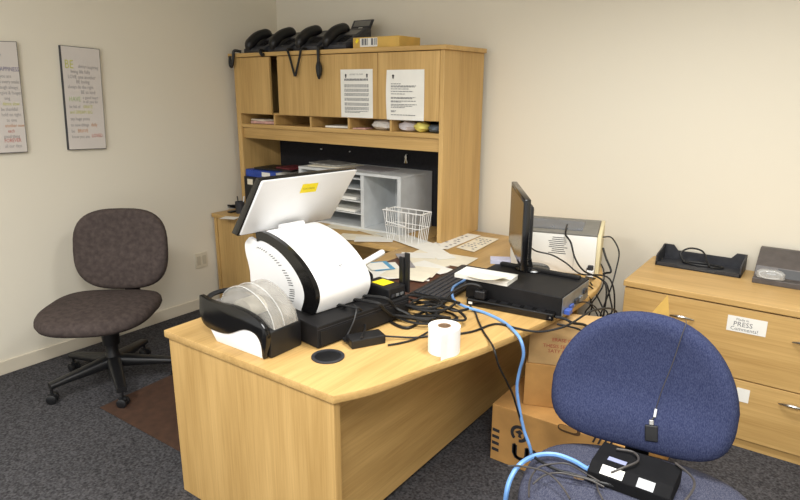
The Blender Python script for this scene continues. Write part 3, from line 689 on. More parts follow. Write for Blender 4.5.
# leads hanging over the hutch front
YV = YH-.022
def hang(pts, r, k): return MB().tube(smoothpath(pts, 8), r, 7).build('cord', CABLE, phs[k], smooth=True)
za = ZT+.012
hang([(.16, YH+.02, za), (.13, YV, za+.004), (.12, YV-.004, za-.05), (.10, YV-.006, za-.105), (.082, YV-.006, za-.09), (.085, YV-.005, za-.03)], .011, 0)
hang([(.68, YH+.03, za), (.69, YV, za-.002), (.715, YV-.003, za-.06), (.755, YV-.004, za-.18)], .008, 2)
hang([(.83, YH+.03, za), (.825, YV, za-.002), (.805, YV-.003, za-.06), (.761, YV-.004, za-.18)], .008, 2)
q = [V((0.983, YH+.03, za)), V((0.983, YV, za-.002)), V((0.981, YV-.003, za-.05)), V((0.983, YV-.004, za-.1)), V((0.985, YV-.004, za-.14)), V((0.983, YV-.004, za-.2))]
m = MB(); sp = smoothpath(q, 6); m.tube(sp, .013, 8, taper=[.8 if i < 16 else (.8+.9*math.sin(math.pi*min(1, (i-16)/13)) if i < 29 else .6) for i in range(len(sp))])
m.build('cord', CABLE, phs[3], smooth=True)
hang([(.40, YH+.03, za), (.415, YV, za), (.43, YV-.002, za-.03), (.45, YV, za-.028)], .012, 1)
# notices on the doors
YN = YH-.0005
def notice(x0y0, x1y1, label, logos, body, curl=0):
    a, b = at(*x0y0, y=YN), at(*x1y1, y=YN); w, h = b.x-a.x, b.z-a.z
    o = MB(); nx = 6
    for_ = []
    vs = []
    for j in range(9):
        for i in range(nx+1):
            t = i/nx; s = j/8; off = curl*(math.sin(math.pi*s))*(abs(2*t-1)**3)
            vs.append(V((a.x+w*t+(.004*math.sin(math.pi*s)*(1 if t > .5 else -1) if curl else 0), YN-.0012-off, a.z+h*s)))
    fs = [[j*(nx+1)+i, j*(nx+1)+i+1, (j+1)*(nx+1)+i+1, (j+1)*(nx+1)+i] for j in range(8) for i in range(nx)]
    o.add(vs, fs); ob = o.build('paper_notice', PAPER); tag(ob, label, 'notice'); sm = ob.modifiers.new('thick', 'SOLIDIFY'); sm.thickness = .0006; sm.offset = 0
    yk = YN-.0022-curl*.5
    m = MB(); rnd = random.Random(len(label))
    for y, n in body:
        x = .12
        while x < n:
            ww = rnd.uniform(.03, .09); x2 = min(x+ww, n)
            m.add([V((a.x+w*p, yk, a.z+h*(1-q))) for p, q in ((x, y), (x2, y), (x2, y+.013), (x, y+.013))], [[0, 1, 2, 3]]); x = x2+.013
    m.build('lettering', INK, ob)
    m = MB()
    for lx in logos:
        for dx, dy, r in ((0, 0, .03), (0, .03, .024), (0, .055, .014)):
            m.add([V((a.x+w*(lx+dx)+r*w*math.cos(t*math.pi/4), yk, a.z+h*(1-.115-dy)+r*h*.8*math.sin(t*math.pi/4))) for t in range(8)], [list(range(8))])
    m.build('crest', DKINK, ob)
    return ob, a, w, h, yk
rows = [(.08, .0)]
ob, a, w, h, yk = notice((341.5, 117), (372.7, 69), 'left white notice of dense type on the middle cupboard door', (.17, .83), [(y, .86) for y in (.19, .205, .22)]+[(y+k*.022, .88) for y in (.31, .40, .49, .59, .69, .78) for k in (0, 1, 2)]+[(.86, .86), (.885, .6)])
MB().text('NOTICE TO STAFF', h*.045, V((a.x+w*.5, yk, a.z+h*.88)), (1, 0, 0), (0, 0, 1), 'CENTER', lift=.0003, xs=1.0).build('heading', INK, ob)
notice((387, 119.5), (424.5, 69.3), 'right white notice of sparse type, edges curling, on the right cupboard door', (.18,), [(.27, .4), (.31, .8), (.33, .76), (.37, .6), (.42, .72), (.47, .5), (.54, .78), (.56, .7), (.61, .8), (.63, .4), (.68, .82), (.71, .7), (.74, .5), (.81, .26), (.83, .22), (.89, .8)], .004)
# pigeonhole contents
zs = 1.4136
def lump(name, c, r, mat, label, cat, seed):
    rnd = random.Random(seed); bm = bmesh.new(); bmesh.ops.create_icosphere(bm, subdivisions=3, radius=1)
    ph_ = [rnd.uniform(0, 6) for _ in range(6)]
    for v in bm.verts:
        k = 1+.08*math.sin(5*v.co.x+ph_[0])*math.cos(4*v.co.z+ph_[1])+.06*math.sin(9*v.co.z+ph_[2]+3*v.co.x)
        v.co = V((v.co.x*r[0]*k, v.co.y*r[1]*k, max(-.9, v.co.z)*r[2]*k))
    lo = min(v.co.z for v in bm.verts)
    m = MB(); m.addbm(bm, Matrix.Translation(V((c[0], c[1], c[2]-lo+.0006)))); return tag(m.build(name, mat, smooth=True), label, cat)
lump('rolled_bag', (1.445, YH+.09, zs), (.085, .07, .034), BAG, 'crumpled white bag left of the post in the pigeonholes', 'bag', 1)
lump('rolled_bag', (1.645, YH+.09, zs), (.07, .06, .034), newmat('lilac_white_bag', (206, 200, 204), .6, noise=.06, nscale=14), 'crumpled lilac-white bag right of the post in the pigeonholes', 'bag', 2)
lump('rolled_bag', (1.75, YH+.085, zs), (.052, .06, .033), YBAG, 'pale yellow bag beside the lilac-white bag in the right pigeonhole', 'bag', 3)
lump('rolled_bag', (1.85, YH+.09, zs), (.05, .06, .026), GRN, 'slate grey bundle in the right pigeonhole', 'bag', 4)
lump('cloth', (1.87, YH+.21, zs), (.035, .05, .03), DGRN, 'dark green cloth at the end of the right pigeonhole', 'cloth', 5)
def slab(name, c, w, d, h, rot, mat, label, cat, z=None, group=None):
    m = MB().box(-w/2, w/2, -d/2, d/2, 0, h, min(.001, h*.3), Matrix.Translation(V(c)) @ Matrix.Rotation(rot, 4, 'Z')); return tag(m.build(name, mat), label, cat, group)
slab('paper_stack', (.32, YH+.14, zs+.0006), .26, .18, .018, .1, PINK, 'untidy pink papers in the leftmost pigeonhole', 'paper')
slab('paper_stack', (.26, YH+.12, zs+.0196), .18, .12, .012, -.2, PAPER2, 'cream slips on the pink papers in the leftmost pigeonhole', 'paper')
slab('paper_stack', (1.06, YH+.12, zs+.0006), .2, .14, .012, .15, PAPER, 'pale papers in the pigeonhole left of the white bag', 'paper')
slab('envelope', (1.28, YH+.07, zs+.0006), .1, .1, .008, .1, PINK, 'small pink envelope beside the crumpled white bag', 'envelope')
# key hook and pins on the tackboard
YT = -.06-.0905
kq = at(407, 156, y=YT)
ky = thing('keys', 'small bunch of steel keys on a hook on the black tackboard', 'keys', kq-V((0, 0, .05)))
m = MB().tube([kq+V((0, -.001, .012)), kq+V((0, -.014, .008)), kq+V((0, -.014, 0))], .004, 6); m.build('hook', CHROME, ky)
for i, a in enumerate((-.25, .05, .3)):
    e = V((math.sin(a), 0, -math.cos(a))); s_ = V((e.z, 0, -e.x)); q = kq+V((0, -.012-.003*i, .0))
    MB().prism([q-s_*.008, q+s_*.008, q+s_*.008+e*.014, q+s_*.003+e*.018, q+s_*.003+e*.05, q-s_*.003+e*.05, q-s_*.003+e*.018, q-s_*.008+e*.014], (0, -.002, 0)).build('key', CHROME if i != 1 else newmat('brass', (190, 160, 90), .35, metal=1, noise=.05), ky)
for (px, py), lab in (((350.5, 151.5), 'small white push pin at the middle of the black tackboard'), ((322, 149), 'small white push pin further left on the black tackboard')):
    q = at(px, py, y=YT); m = MB().lathe([(.004, 0), (.003, .006), (.005, .012), (0, .013)], V((q.x, q.y-.0006, q.z)), 12, Matrix.Rotation(math.pi/2, 3, 'X')); tag(m.build('push_pin', WHITE, smooth=40), lab, 'pin')
# ------------------------------------------------------------------ organiser on the credenza
ox0, oxm, ox1 = .72, 1.30, 1.635; oy0, oy1 = -.53, -.16; ozt = 1.13
og = thing('desk_organizer', 'light grey desk organiser with paper slots and an open cubby under the hutch', 'organizer', (1.17, -.34, H))
t_ = .014
MB().box(ox0, ox1, oy0, oy1, ozt-.018, ozt, .002).build('top_panel', LGREY, og)
for x in (ox0, oxm, ox1-t_*2): MB().box(x, x+t_*2, oy0, oy1, H+.0008, ozt-.0185, .002).build('side_panel', LGREY, og)
MB().box(ox0+.029, ox1-.029, oy1-.012, oy1-.001, H+.0008, ozt-.0185).build('back_panel', LGREY, og)
MB().box(ox0+.029, oxm-.001, oy0, oy1-.013, H+.0008, H+.016).build('shelf', LGREY, og)
MB().box(oxm+.029, ox1-.029, oy0, oy1-.013, H+.0008, H+.016).build('shelf', LGREY, og)
for z in (.84, .925, 1.01, 1.08): MB().box(ox0+.029, oxm-.001, oy0+.004, oy1-.013, z, z+.007).build('shelf', LGREY, og)
for i, (z, w_, rot, lab) in enumerate(((.9325, .34, .05, 'paper pile jutting from the upper paper slot of the grey organiser'), (.8475, .36, -.03, 'paper pile lying in the lower paper slot of the grey organiser'))):
    slab('paper_stack', (1.06, -.36, z+.0006), w_, .3, .018, rot, PAPER, lab, 'paper')
for i, (c, w_, d_, rot, h_, lab) in enumerate((((.93, -.36), .34, .22, .12, .006, 'loose pale sheets at the left on top of the grey organiser'), ((1.25, -.33), .32, .2, -.1, .004, 'loose pale sheets at the right on top of the grey organiser'))):
    slab('paper_stack', (c[0], c[1], ozt+.0006), w_, d_, h_, rot, PAPERG if i == 1 else PAPER2, lab, 'paper')
slab('magazine', (.87, -.33, ozt+.0075), .3, .2, .01, -.15, newmat('magazine_cover', (150, 150, 146), .4, noise=.25, nscale=20), 'glossy grey magazine on top of the pale sheets over the organiser', 'magazine')
# binders at the left under the hutch
def binder(name, x0, x1, y0, y1, z0, z1, mat, label, lab=None):
    t = thing(name, label, 'binder', ((x0+x1)/2, (y0+y1)/2, z0))
    MB().box(x0, x1, y0, y1, z1-.005, z1, .002).build('cover', mat, t); MB().box(x0, x1, y0, y1, z0+.0006, z0+.006, .002).build('cover', mat, t)
    MB().box(x0, x1, y0, y0+.005, z0+.0065, z1-.0055, .001).build('spine', mat, t)
    MB().box(x0+.006, x1-.006, y0+.006, y1-.006, z0+.0065, z1-.0055).build('pages', PAPER, t)
    if lab: MB().box(lab[0], lab[1], y0-.0012, y0-.0004, z0+.012, z1-.01).build('spine_label', PAPER, t)
    return t
yq = -.60; q0 = at(246, 176, y=yq); q1 = at(285, 176, y=yq); dz = q0.z; bx = max(q0.x, .14)
db = thing('document_box', 'black document box with a white label standing under the blue binder', 'box', (bx+.2, yq+.13, H))
MB().box(bx-.02, bx+.36, yq-.005, yq+.27, H+.0008, dz-.0008, .004).build('body', BLACK, db)
MB().box(bx+.02, bx+.08, yq-.0068, yq-.0056, dz-.06, dz-.018).build('label', PAPER2, db)
binder('ring_binder', bx, bx+.33, yq, yq+.26, dz, dz+.055, BLUEP, 'blue ring binder with a white spine label on the black document box', (bx+.18, bx+.27))
slab('folder', (bx+.24, yq+.15, dz+.0558), .36, .22, .014, .1, BLACK, 'black folder lying on the blue ring binder', 'folder')
slab('folder', (bx+.34, yq+.16, dz+.0706), .16, .18, .012, -.1, MAROON, 'maroon booklet sticking out over the black folder', 'folder')
# a few small things at the credenza's left end
c = at(229, 213, z=H); 
st = thing('stapler', 'small black stapler standing at the left end of the credenza', 'stapler', c)
MB().box(c.x-.02, c.x+.02, c.y-.0, c.y+.13, H+.0008, H+.012, .003).build('base', BLACK, st)
MB().prism([(c.x-.015, c.y+.0, H+.05), (c.x-.015, c.y+.0, H+.065), (c.x-.015, c.y+.13, H+.045), (c.x-.015, c.y+.13, H+.0125), (c.x-.015, c.y+.11, H+.0125)], (.03, 0, 0), .003).build('arm', BLACK, st)
MB().prism([(c.x-.01, c.y-.002, H+.0495), (c.x-.01, c.y+.1, H+.02), (c.x-.01, c.y+.1, H+.016), (c.x-.01, c.y-.002, H+.041)], (.02, 0, 0)).build('magazine', METALP, st)
cq = at(240.5, 213, z=H)
mg = thing('pen_cup', 'dark pen cup with a white pen beside the black document box', 'cup', cq)
MB().lathe([(.0, .001), (.034, .001), (.036, .09), (.033, .09), (.031, .006), (0, .006)], V((cq.x, cq.y, H)), 20).build('cup', DARKP, mg, smooth=40)
for a, b, mt in ((.01, .012, WHITE), (-.012, 0, BLACK), (.004, -.012, BLACK)):
    MB().tube([V((cq.x+a, cq.y+b, H+.008)), V((cq.x+a*2.2, cq.y+b*2.2, H+.13))], .004, 8).build('pen', mt, mg, smooth=True)
slab('paper_slip', (at(236, 216, z=H).x+.02, at(236, 217, z=H).y-.05, H+.0006), .12, .09, .001, .4, PAPER, 'white slip beside the stapler on the credenza', 'paper')
# ------------------------------------------------------------------ white sheet and wire basket by the hutch side
tag(MB().prism([(XRR-.07, -.20, H+.001), (XRR-.036, -.2, H+.42), (XRR-.036, -.13, H+.42), (XRR-.07, -.13, H+.001)], (.0012, 0, .0)).build('paper_sheet', newmat('bluish_sheet', (198, 204, 216), .8, noise=.02)), 'tall bluish white sheet leaning on the hutch side behind the wire basket', 'paper')
wb = thing('wire_basket', 'white wire basket standing in front of the grey organiser', 'basket', (1.76, -.44, H))
bx0, bx1, by0, by1, bh = 1.60, 1.885, -.665, -.548, .195
def brect(z, k): 
    cx_, cy_ = (bx0+bx1)/2, (by0+by1)/2; return [V((cx_+(x-cx_)*k, cy_+(y-cy_)*k, z)) for x, y in ((bx0, by0), (bx1, by0), (bx1, by1), (bx0, by1))]
m = MB(); m.tube(brect(H+bh, 1), .0042, 6, True); m.build('rim', WIREM, wb, smooth=True)
m = MB()
tp_, bt_ = brect(H+bh, 1), brect(H+.004, .82)
for s in range(4):
    for k in range(5):
        t = k/5; m.tube([tp_[s].lerp(tp_[(s+1) % 4], t), bt_[s].lerp(bt_[(s+1) % 4], t)], .0024, 5)
for k in range(1, 7): m.tube([bt_[0].lerp(bt_[1], k/7), bt_[3].lerp(bt_[2], k/7)], .0022, 5); m.tube([bt_[0].lerp(bt_[3], k/7), bt_[1].lerp(bt_[2], k/7)], .0022, 5)
for z, k in ((.10, .92),): m.tube(brect(H+z, k), .0026, 5, True)
m.build('wires', WIREM, wb, smooth=True)
m = MB(); y = by0-.004
m.tube([V((1.63, y, H+.215)), V((1.63, y-.004, H+.125)), V((1.78, y-.004, H+.11)), V((1.78, y, H+.19))], .0045, 6); m.tube([V((1.595, y, H+.195)), V((1.63, y-.003, H+.2)), V((1.71, y-.003, H+.198))], .004, 6)
m.build('handle', WIREM, wb, smooth=True)
# ------------------------------------------------------------------ loose paper on the credenza and the desk
sheets = [  # px, py, w, d, rot, material, label
 (362, 223, .19, .12, .5, PAPER2, 'cream slip at the back, close under the organiser cubby'),
 (346, 227, .2, .13, .2, PAPER2, 'cream slip left of the others, nearest the till screen'),
 (374, 231, .24, .12, -.25, PAPER2, 'cream receipt in the middle of the credenza papers'),
 (358, 238, .2, .12, .35, PAPER2, 'cream receipt overhanging the credenza front edge, left one'),
 (374, 240, .18, .1, .6, PAPER, 'whiter receipt at the credenza front edge'),
 (410, 241.5, .42, .12, -.34, PAPER, 'long white sheet lying in front of the wire basket'),
]
def put(px, py, w, d, rot, mat, lab, i, z0=H):
    c = at(px, py, z=z0); k = 1.35 if z0 == H else 1.12; return slab('paper_sheet', (c.x, c.y, z0+.0006+.0011*i), w*k, d*k, .0008, rot, mat, lab, 'paper', group=None)
zi = {0: 0, 1: 1, 2: 2, 3: 3, 4: 4, 5: 5}
for i, s in enumerate(sheets):
    o = put(*s[:2], *s[2:6], s[6], zi[i])
def slip(c4, z, mat, lab, seed):
    P = [at(*c, z=z) for c in c4]; o = MB().prism(P, (0, 0, .0009)).build('paper_slip', mat); tag(o, lab, 'paper')
    m = MB(); rnd = random.Random(seed)
    for k in range(7):
        for j in range(4):
            if rnd.random() < .3: continue
            a = .08+.2*j+rnd.uniform(0, .04); b = .1+.115*k
            q = lambda a, b: P[0].lerp(P[1], a).lerp(P[3].lerp(P[2], a), b)+Z*.0016
            m.add([q(a, b), q(a+.12, b), q(a+.12, b+.05), q(a, b+.05)], [[0, 1, 2, 3]])
    m.build('lettering', PAPERG, o)
slip([(426, 246), (447, 249.5), (481, 235.5), (461, 232.5)], H+.0012, PAPER, 'white printed slip nearest the foot of the hutch side', 1)
slip([(456, 247.5), (474, 252), (499, 239), (481, 236.5)], H+.0034, PAPER2, 'cream printed slip furthest right by the back wall', 2)
ZP = H+.0045
desk_sheets = [
 (440, 258, .34, .19, .1, PAPER2, 'large cream form in the receipt heap behind the keyboard'),
 (425, 262, .24, .15, -.5, PAPER2, 'cream slip askew in the receipt heap, near the middle'),
 (436, 252, .3, .1, -.6, PAPER, 'long white slip at the far side of the receipt heap'),
 (418, 256, .18, .1, .5, PAPER, 'short white slip at the left of the receipt heap'),
 (432, 268, .22, .1, -.25, PAPER, 'white slip at the near side of the receipt heap'),
 (416, 272, .2, .15, .3, PAPER2, 'cream paper between the receipt heap and the router antennas'),
 (385, 272, .26, .16, -.7, PAPER, 'white leaflet lying behind the till reader arm'),
 (407, 276, .22, .14, .2, PAPER2, 'cream sheet under the router antennas'),
 (405, 262, .26, .05, -.75, PAPERG, 'grey card strip lying beyond the router antennas'),
 (424, 280, .05, .02, .2, PAPER, 'tiny white scrap on the bare brown desk pad'),
]
for i, s in enumerate(desk_sheets): put(*s[:2], *s[2:6], s[6], (i if i < 9 else 0), ZP)
c = at(381, 268, z=ZP)
slab('leaflet', (c.x, c.y, ZP+.0125), .16, .11, .0008, -.6, newmat('pale_blue_leaflet', (90, 160, 200), .5, noise=.06), 'small blue printed leaflet lying on the white leaflet', 'leaflet')
slab('paper_sheet', (c.x-.01, c.y-.02, ZP+.0136), .13, .1, .0008, -.6, PAPER, 'white slip lying on the small blue leaflet', 'paper')
# ------------------------------------------------------------------ posters, outlet, floor mat
def poster(cn, label, lines):
    tl, tr_, bl, br = [at(*p, x=.0235) for p in cn]
    t = thing('wall_poster', label, 'poster', V((0, (tl.y+br.y)/2, bl.z)))
    q = [V((.001, p.y, p.z)) for p in (bl, br, tr_, tl)]
    MB().prism(q, (.022, 0, 0)).build('canvas_block', DARKP, t)
    c_ = sum((q_ for q_ in q), V((0, 0, 0)))/4
    MB().prism([V((.0232, c_.y+(p.y-c_.y)*.975, c_.z+(p.z-c_.z)*.99)) for p in q], (.001, 0, 0)).build('print', POSTER, t)
    up_ = (q[3]-q[0]).normalized(); rt_2 = (q[1]-q[0]).normalized(); hh = (q[3]-q[0]).length; ww = (q[1]-q[0]).length
    byc = {}
    for txt, sz, x, y, mt in lines: byc.setdefault(mt.name, (mt, []))[1].append((txt, sz, x, y))
    for mt, ls in byc.values():
        m = MB()
        for txt, sz, x, y in ls: m.text(txt, sz*hh, q[0]+V((.0245, 0, 0))+rt_2*(ww*x)+up_*(hh*(1-y)), rt_2, up_, xs=.72)
        m.build('lettering', mt, t)
REDP = newmat('soft_red_ink', (200, 122, 112), .8, noise=.05)
G_, D_ = newmat('soft_grey_ink', (160, 156, 156), .8, noise=.05), newmat('soft_violet_ink', (128, 122, 150), .8, noise=.05)
poster([(60, 45), (99.5, 49), (69, 150), (106.5, 148.5)], 'white canvas poster headed BE, nearer the hutch on the left wall',
 [('BE', .115, .06, .21, YGINK), ('always', .045, .40, .20, G_), ('inspiring', .045, .64, .205, G_), ('living life fully', .05, .2, .255, G_), ('LOVE one another', .05, .12, .305, G_), ('BE loving', .05, .32, .35, G_), ('always do the right', .046, .1, .40, G_), ('BE so kind', .048, .42, .45, G_), ('HAVE', .065, .1, .525, GRINK), ('a good heart', .042, .46, .50, G_), ('in all you do', .042, .46, .54, G_), ('be full of', .042, .1, .59, G_), ('GRACE', .042, .45, .59, YGINK), ('and DREAM BIG', .046, .1, .645, YGINK), ('say huge yeses', .046, .1, .71, G_), ('to new things', .046, .1, .77, G_), ('daily', .05, .62, .77, ORINK), ('be', .046, .1, .83, G_), ('BRAVE', .05, .26, .83, ORINK), ('know you are', .044, .1, .885, G_), ('LOVED', .05, .62, .88, REDP)])
poster([(-32, 40), (16.5, 41.5), (-18, 154.5), (28, 152)], 'white canvas poster cut by the left edge of the photo on the left wall',
 [('there', .045, .45, .12, G_), ('HAPPINESS', .055, .5, .25, D_), ('you are', .045, .55, .31, G_), ('in every smile', .045, .5, .36, G_), ('laugh always', .045, .52, .41, G_), ('forgive & forget', .045, .45, .46, G_), ('sing', .045, .6, .51, G_), ('dance slow', .045, .55, .56, YGINK), ('be thankful', .045, .5, .61, G_), ('hold on tight', .045, .5, .66, G_), ('to one', .045, .6, .71, G_), ('another now', .045, .55, .76, ORINK), ('each', .045, .6, .81, REDP), ('good thing', .045, .5, .86, G_), ('FOREVER', .05, .5, .90, REDP), ('all our days', .045, .5, .95, G_)])
ou = thing('wall_outlet', 'ivory double wall outlet low on the left wall by the credenza', 'outlet', at(201, 267, x=0.0))
a, b = at(194, 256, x=0.0), at(207, 253, x=0.0); zc_ = (at(200, 254, x=0).z+at(202, 266, x=0).z)/2; yc_ = (a.y+b.y)/2
MB().box(.0005, .007, yc_-.055, yc_+.055, zc_-.06, zc_+.06, .003).build('plate', OUTLET, ou)
for dy in (-.025, .025): MB().box(.0073, .0095, yc_+dy-.016, yc_+dy+.016, zc_-.035, zc_+.035, .002).build('socket', newmat('ivory_socket', (196, 188, 168), .5, noise=.03), ou)
mq = [at(100, 408, z=.0), at(166, 378, z=0), at(180, 452, z=0)]
m_dir = (mq[1]-mq[0]); 
c0 = V((mq[0].x, mq[0].y, .0008)); e1 = V((.25, .97, 0)).normalized(); 
mat_poly = [c0, c0+(mq[1]-mq[0])*1.5, V((1.79, -1.75, .0008)), V((1.79, mq[2].y-.1, .0008))]
mat_poly = [V((p.x, p.y, .0008)) for p in (mq[0], mq[0]+(mq[1]-mq[0])*1.3, V((1.9, -1.5, 0)), mq[0]+(mq[2]-mq[0])*1.35)]
mat_poly[2] = mat_poly[1]+(mat_poly[3]-mat_poly[0])
tag(MB().prism(mat_poly, (0, 0, .004)).build('floor_mat', MATM), 'brown floor mat half under the desk beside the grey chair', 'mat')
# ------------------------------------------------------------------ swivel chairs
def swivel_base(t, cx, cy, ang0, R=.34, zhub=.10, seat_z=.40, mat=BLACK):
    C0 = V((cx, cy, 0))
    MB().lathe([(.0, zhub-.03), (.045, zhub-.03), (.05, zhub+.03), (.034, zhub+.06), (.034, zhub+.11), (.046, zhub+.115), (.052, seat_z-.075), (.04, seat_z-.06), (0, seat_z-.06)], C0, 24).build('gas_column', mat, t, smooth=35)
    for k in range(5):
        a = ang0+k*2*math.pi/5; d = V((math.cos(a), math.sin(a), 0)); s = V((-d.y, d.x, 0)); rings = []
        for f, w, h, z in ((.10, .040, .07, zhub+.01), (.4, .036, .055, zhub+.0), (.75, .030, .04, zhub-.012), (1.02, .026, .032, zhub-.024)):
            p = C0+d*(R*f); rings.append([p+s*(x*w)+V((0, 0, z+y*h/2)) for x, y in superell(1, 1, 3.2, 14)])
        leg = MB().loft(rings).build('leg', mat, t, smooth=45)
        e = C0+d*R; ya = a+.9+k*1.7; w_ = V((math.cos(ya), math.sin(ya), 0)); Rw = Matrix((w_.cross(V((0, 0, 1))), V((0, 0, 1)), w_)).transposed()
        m = MB()
        for o in (-.03, .008): m.lathe([(0, 0), (.020, 0), (.027, .004), (.027, .018), (.02, .022), (0, .022)], e+w_*o+V((0, 0, .0278)), 18, Rw)
        m.box(-.022, .022, -.006, .006, .026, .056, .002, Matrix.Translation(e) @ Matrix.Rotation(ya+math.pi/2, 4, 'Z'))
        m.lathe([(.008, .04), (.008, zhub-.024)], e, 10)
        m.build('castor', BLACK, leg, smooth=40)
# grey chair by the left wall
GC = V((.63, -2.0, 0)); gf = V((.64, -.77, 0)).normalized(); gr = V((gf.y, -gf.x, 0))*-1
g = thing('office_chair', 'dark grey upholstered swivel chair by the left wall', 'chair', GC)
swivel_base(g, GC.x, GC.y, math.atan2(-2.347+2.0, .596-.63), .345, .125, .46)
sc_ = V((GC.x, GC.y, .447))-RT*.045
m = MB(); cushion(m, sc_, gr, -gf, .085, superell(.305, .30, 4.2, 48, e2=2.5, b2=.33), bend=-.008, bendy=-.010, crown=.012); m.build('seat', GREYF, g, smooth=60)
MB().box(-.14, .14, -.12, .12, .385, .408, .01, Matrix.Translation(V((GC.x, GC.y, 0))) @ Matrix.Rotation(math.atan2(gr.y, gr.x), 4, 'Z')).build('seat_plate', BLACK, g)
bc = V((.43, -1.755, .722)); 
bu = (Z*.985-gf*.17).normalized(); br_ = gr
m = MB(); cushion(m, bc, br_, bu, .085, superell(.278, .25, 3.0, 44, e2=2.8, b2=.245), bend=.03, crown=-.01, lumbar=.014); m.build('backrest', GREYF, g, smooth=60)
bo = bc-gf*.045
MB().prism([GC-gf*.12+gr*a+V((0, 0, .39)) for a in (-.04, .04)]+[bo-gf*.05+gr*a+V((0, 0, .40-bo.z)) for a in (.04, -.04)], (0, 0, .016)).build('back_bracket', BLACK, g)
MB().prism([V((bo.x, bo.y, 0))-gf*.05+gr*a+V((0, 0, .392)) for a in (-.045, .045)]+[V((bo.x, bo.y, 0))-gf*.02+gr*a+V((0, 0, .70)) for a in (.045, -.045)], gf*.016).build('back_bar', BLACK, g)
# navy chair in the foreground
BC = V((3.555, -1.96, 0)); bf = V((.17, -.985, 0)).normalized(); brt = V((-bf.y, bf.x, 0))
b_ = thing('office_chair', 'navy blue upholstered swivel chair in the right foreground', 'chair', BC)
swivel_base(b_, BC.x, BC.y, .5, .33, .12, .46)
m = MB(); cushion(m, V((BC.x, BC.y, .455)), brt, -bf, .09, superell(.345, .27, 2.7, 48, e2=2.4, b2=.31), bend=-.006, bendy=-.012, crown=.008); m.build('seat', BLUES, b_, smooth=60)
MB().box(-.15, .15, -.13, .13, .385, .408, .01, Matrix.Translation(V((BC.x, BC.y, 0))) @ Matrix.Rotation(math.atan2(brt.y, brt.x), 4, 'Z')).build('seat_plate', BLACK, b_)
b2 = V((.12, -.993, 0)).normalized(); b2r = V((-b2.y, b2.x, 0)); bup = (Z*.975-b2*.22).normalized()
PB = V((3.475, -1.675, .695))
m = MB()
ol = superell(.292, .268, 2.25, 56, e2=3.5, b2=.195)
cushion(m, PB, b2r, bup, .095, [(x*(1-.13*max(0, y)/.26), y) for x, y in ol], bend=.035, bendy=.012, crown=-.012, lumbar=.022)
bk_ = m.build('backrest', BLUEF, b_, smooth=60)
bq = V((PB.x, PB.y, 0))-b2*.075
MB().prism([bq+b2r*a+V((0, 0, .372)) for a in (-.04, .04)]+[bq-b2*.03+b2r*a+V((0, 0, .62)) for a in (.04, -.04)], b2*.02).build('back_bar', BLACK, b_)
MB().prism([V((BC.x, BC.y, .372))+b2r*a for a in (-.035, .035)]+[bq+b2r*a+V((0, 0, .372)) for a in (.035, -.035)], (0, 0, .014)).build('back_bracket', BLACK, b_)
# docking unit lying on the navy seat
ZS = .455+.0555
d1, d4 = at(587, 471, z=ZS+.03), at(670, 501, z=ZS+.03)
dy_ = math.atan2(d4.y-d1.y, d4.x-d1.x); dl = (d4-d1).length; dw = .16
dr = V((math.cos(dy_), math.sin(dy_), 0)); dn = V((-dr.y, dr.x, 0)); d0 = V((d1.x, d1.y, ZS))
Mdk = Matrix(((dr.x, dn.x, 0, d0.x), (dr.y, dn.y, 0, d0.y), (0, 0, 1, ZS), (0, 0, 0, 1)))
dev = thing('network_box', 'black box unit with white labels lying on the navy chair seat', 'electronics', d0+dr*dl*.5+dn*.08)
MB().prism([Mdk @ V(p) for p in ((0, 0, -.004), (0, 0, .034), (0, .04, .052), (0, dw, .052), (0, dw, -.004))], dr*dl, .003).build('body', newmat('dull_black_plastic', (20, 20, 22), .8, spec=.15, noise=.1), dev)
fs_ = Mdk @ V((0, .04, .052))-Mdk @ V((0, 0, .034)); fN = dr.cross(fs_).normalized()
for nm, a, b, c_, d_, mt in (('label', dl*.15, dl*.43, .08, .85, PAPER), ('label', dl*.60, dl*.80, .05, .8, newmat('grey_label', (176, 178, 182), .6, noise=.06, nscale=60))):
    o0 = Mdk @ V((0, 0, .034))
    MB().prism([o0+dr*x+fs_*y+fN*.0006 for x, y in ((a, c_), (b, c_), (b, d_), (a, d_))], fN*.0006).build(nm, mt, dev)
MB().prism([Mdk @ V(p) for p in ((dl*.17, .062, .0526), (dl*.40, .062, .0526), (dl*.40, .082, .0526), (dl*.17, .082, .0526))], (0, 0, .0012)).build('sticker', newmat('lavender_label', (150, 156, 190), .4, noise=.05), dev)
q = Mdk @ V((.20, .07, .0526)); 
# black adaptor hanging in front of the navy backrest on a thin lead
def backpt(px, py, off):
    n_ = bup.cross(b2r) if False else b2r.cross(bup)
    return onplane(px, py, PB+n_*off, n_)
bn = b2r.cross(bup).normalized()
ha, hb, hc = backpt(651.5, 425, .062), backpt(651.5, 441, .062), backpt(654, 411, .062)
hw_ = (backpt(660, 432, .062)-backpt(643, 430, .062)).length*.38
hd = (ha-hb).normalized(); hr = (b2r-hd*b2r.dot(hd)).normalized(); hn = hr.cross(hd)
Mh = Matrix(((hr.x, hn.x, hd.x, hb.x), (hr.y, hn.y, hd.y, hb.y), (hr.z, hn.z, hd.z, hb.z), (0, 0, 0, 1)))
hl_ = (ha-hb).length
hg = thing('hanging_adapter', 'small black adapter hanging by its lead in front of the navy chair back', 'adapter', hb)
MB().box(-hw_, hw_, -.009, .009, 0, hl_, .003, Mh).build('body', BLACK, hg)
MB().box(-.007, .007, -.005, .005, hl_+.0003, hl_+.017, .002, Mh).build('connector', CHROME, hg)
MB().box(-hw_*.7, hw_*.7, -.0098, -.0092, hl_-.006, hl_-.003, 0, Mh).build('trim_line', CHROME, hg)
c1 = Mh @ V((0, 0, hl_+.0175)); w1, w2 = backpt(654.5, 417, .058), backpt(656, 409, .056)
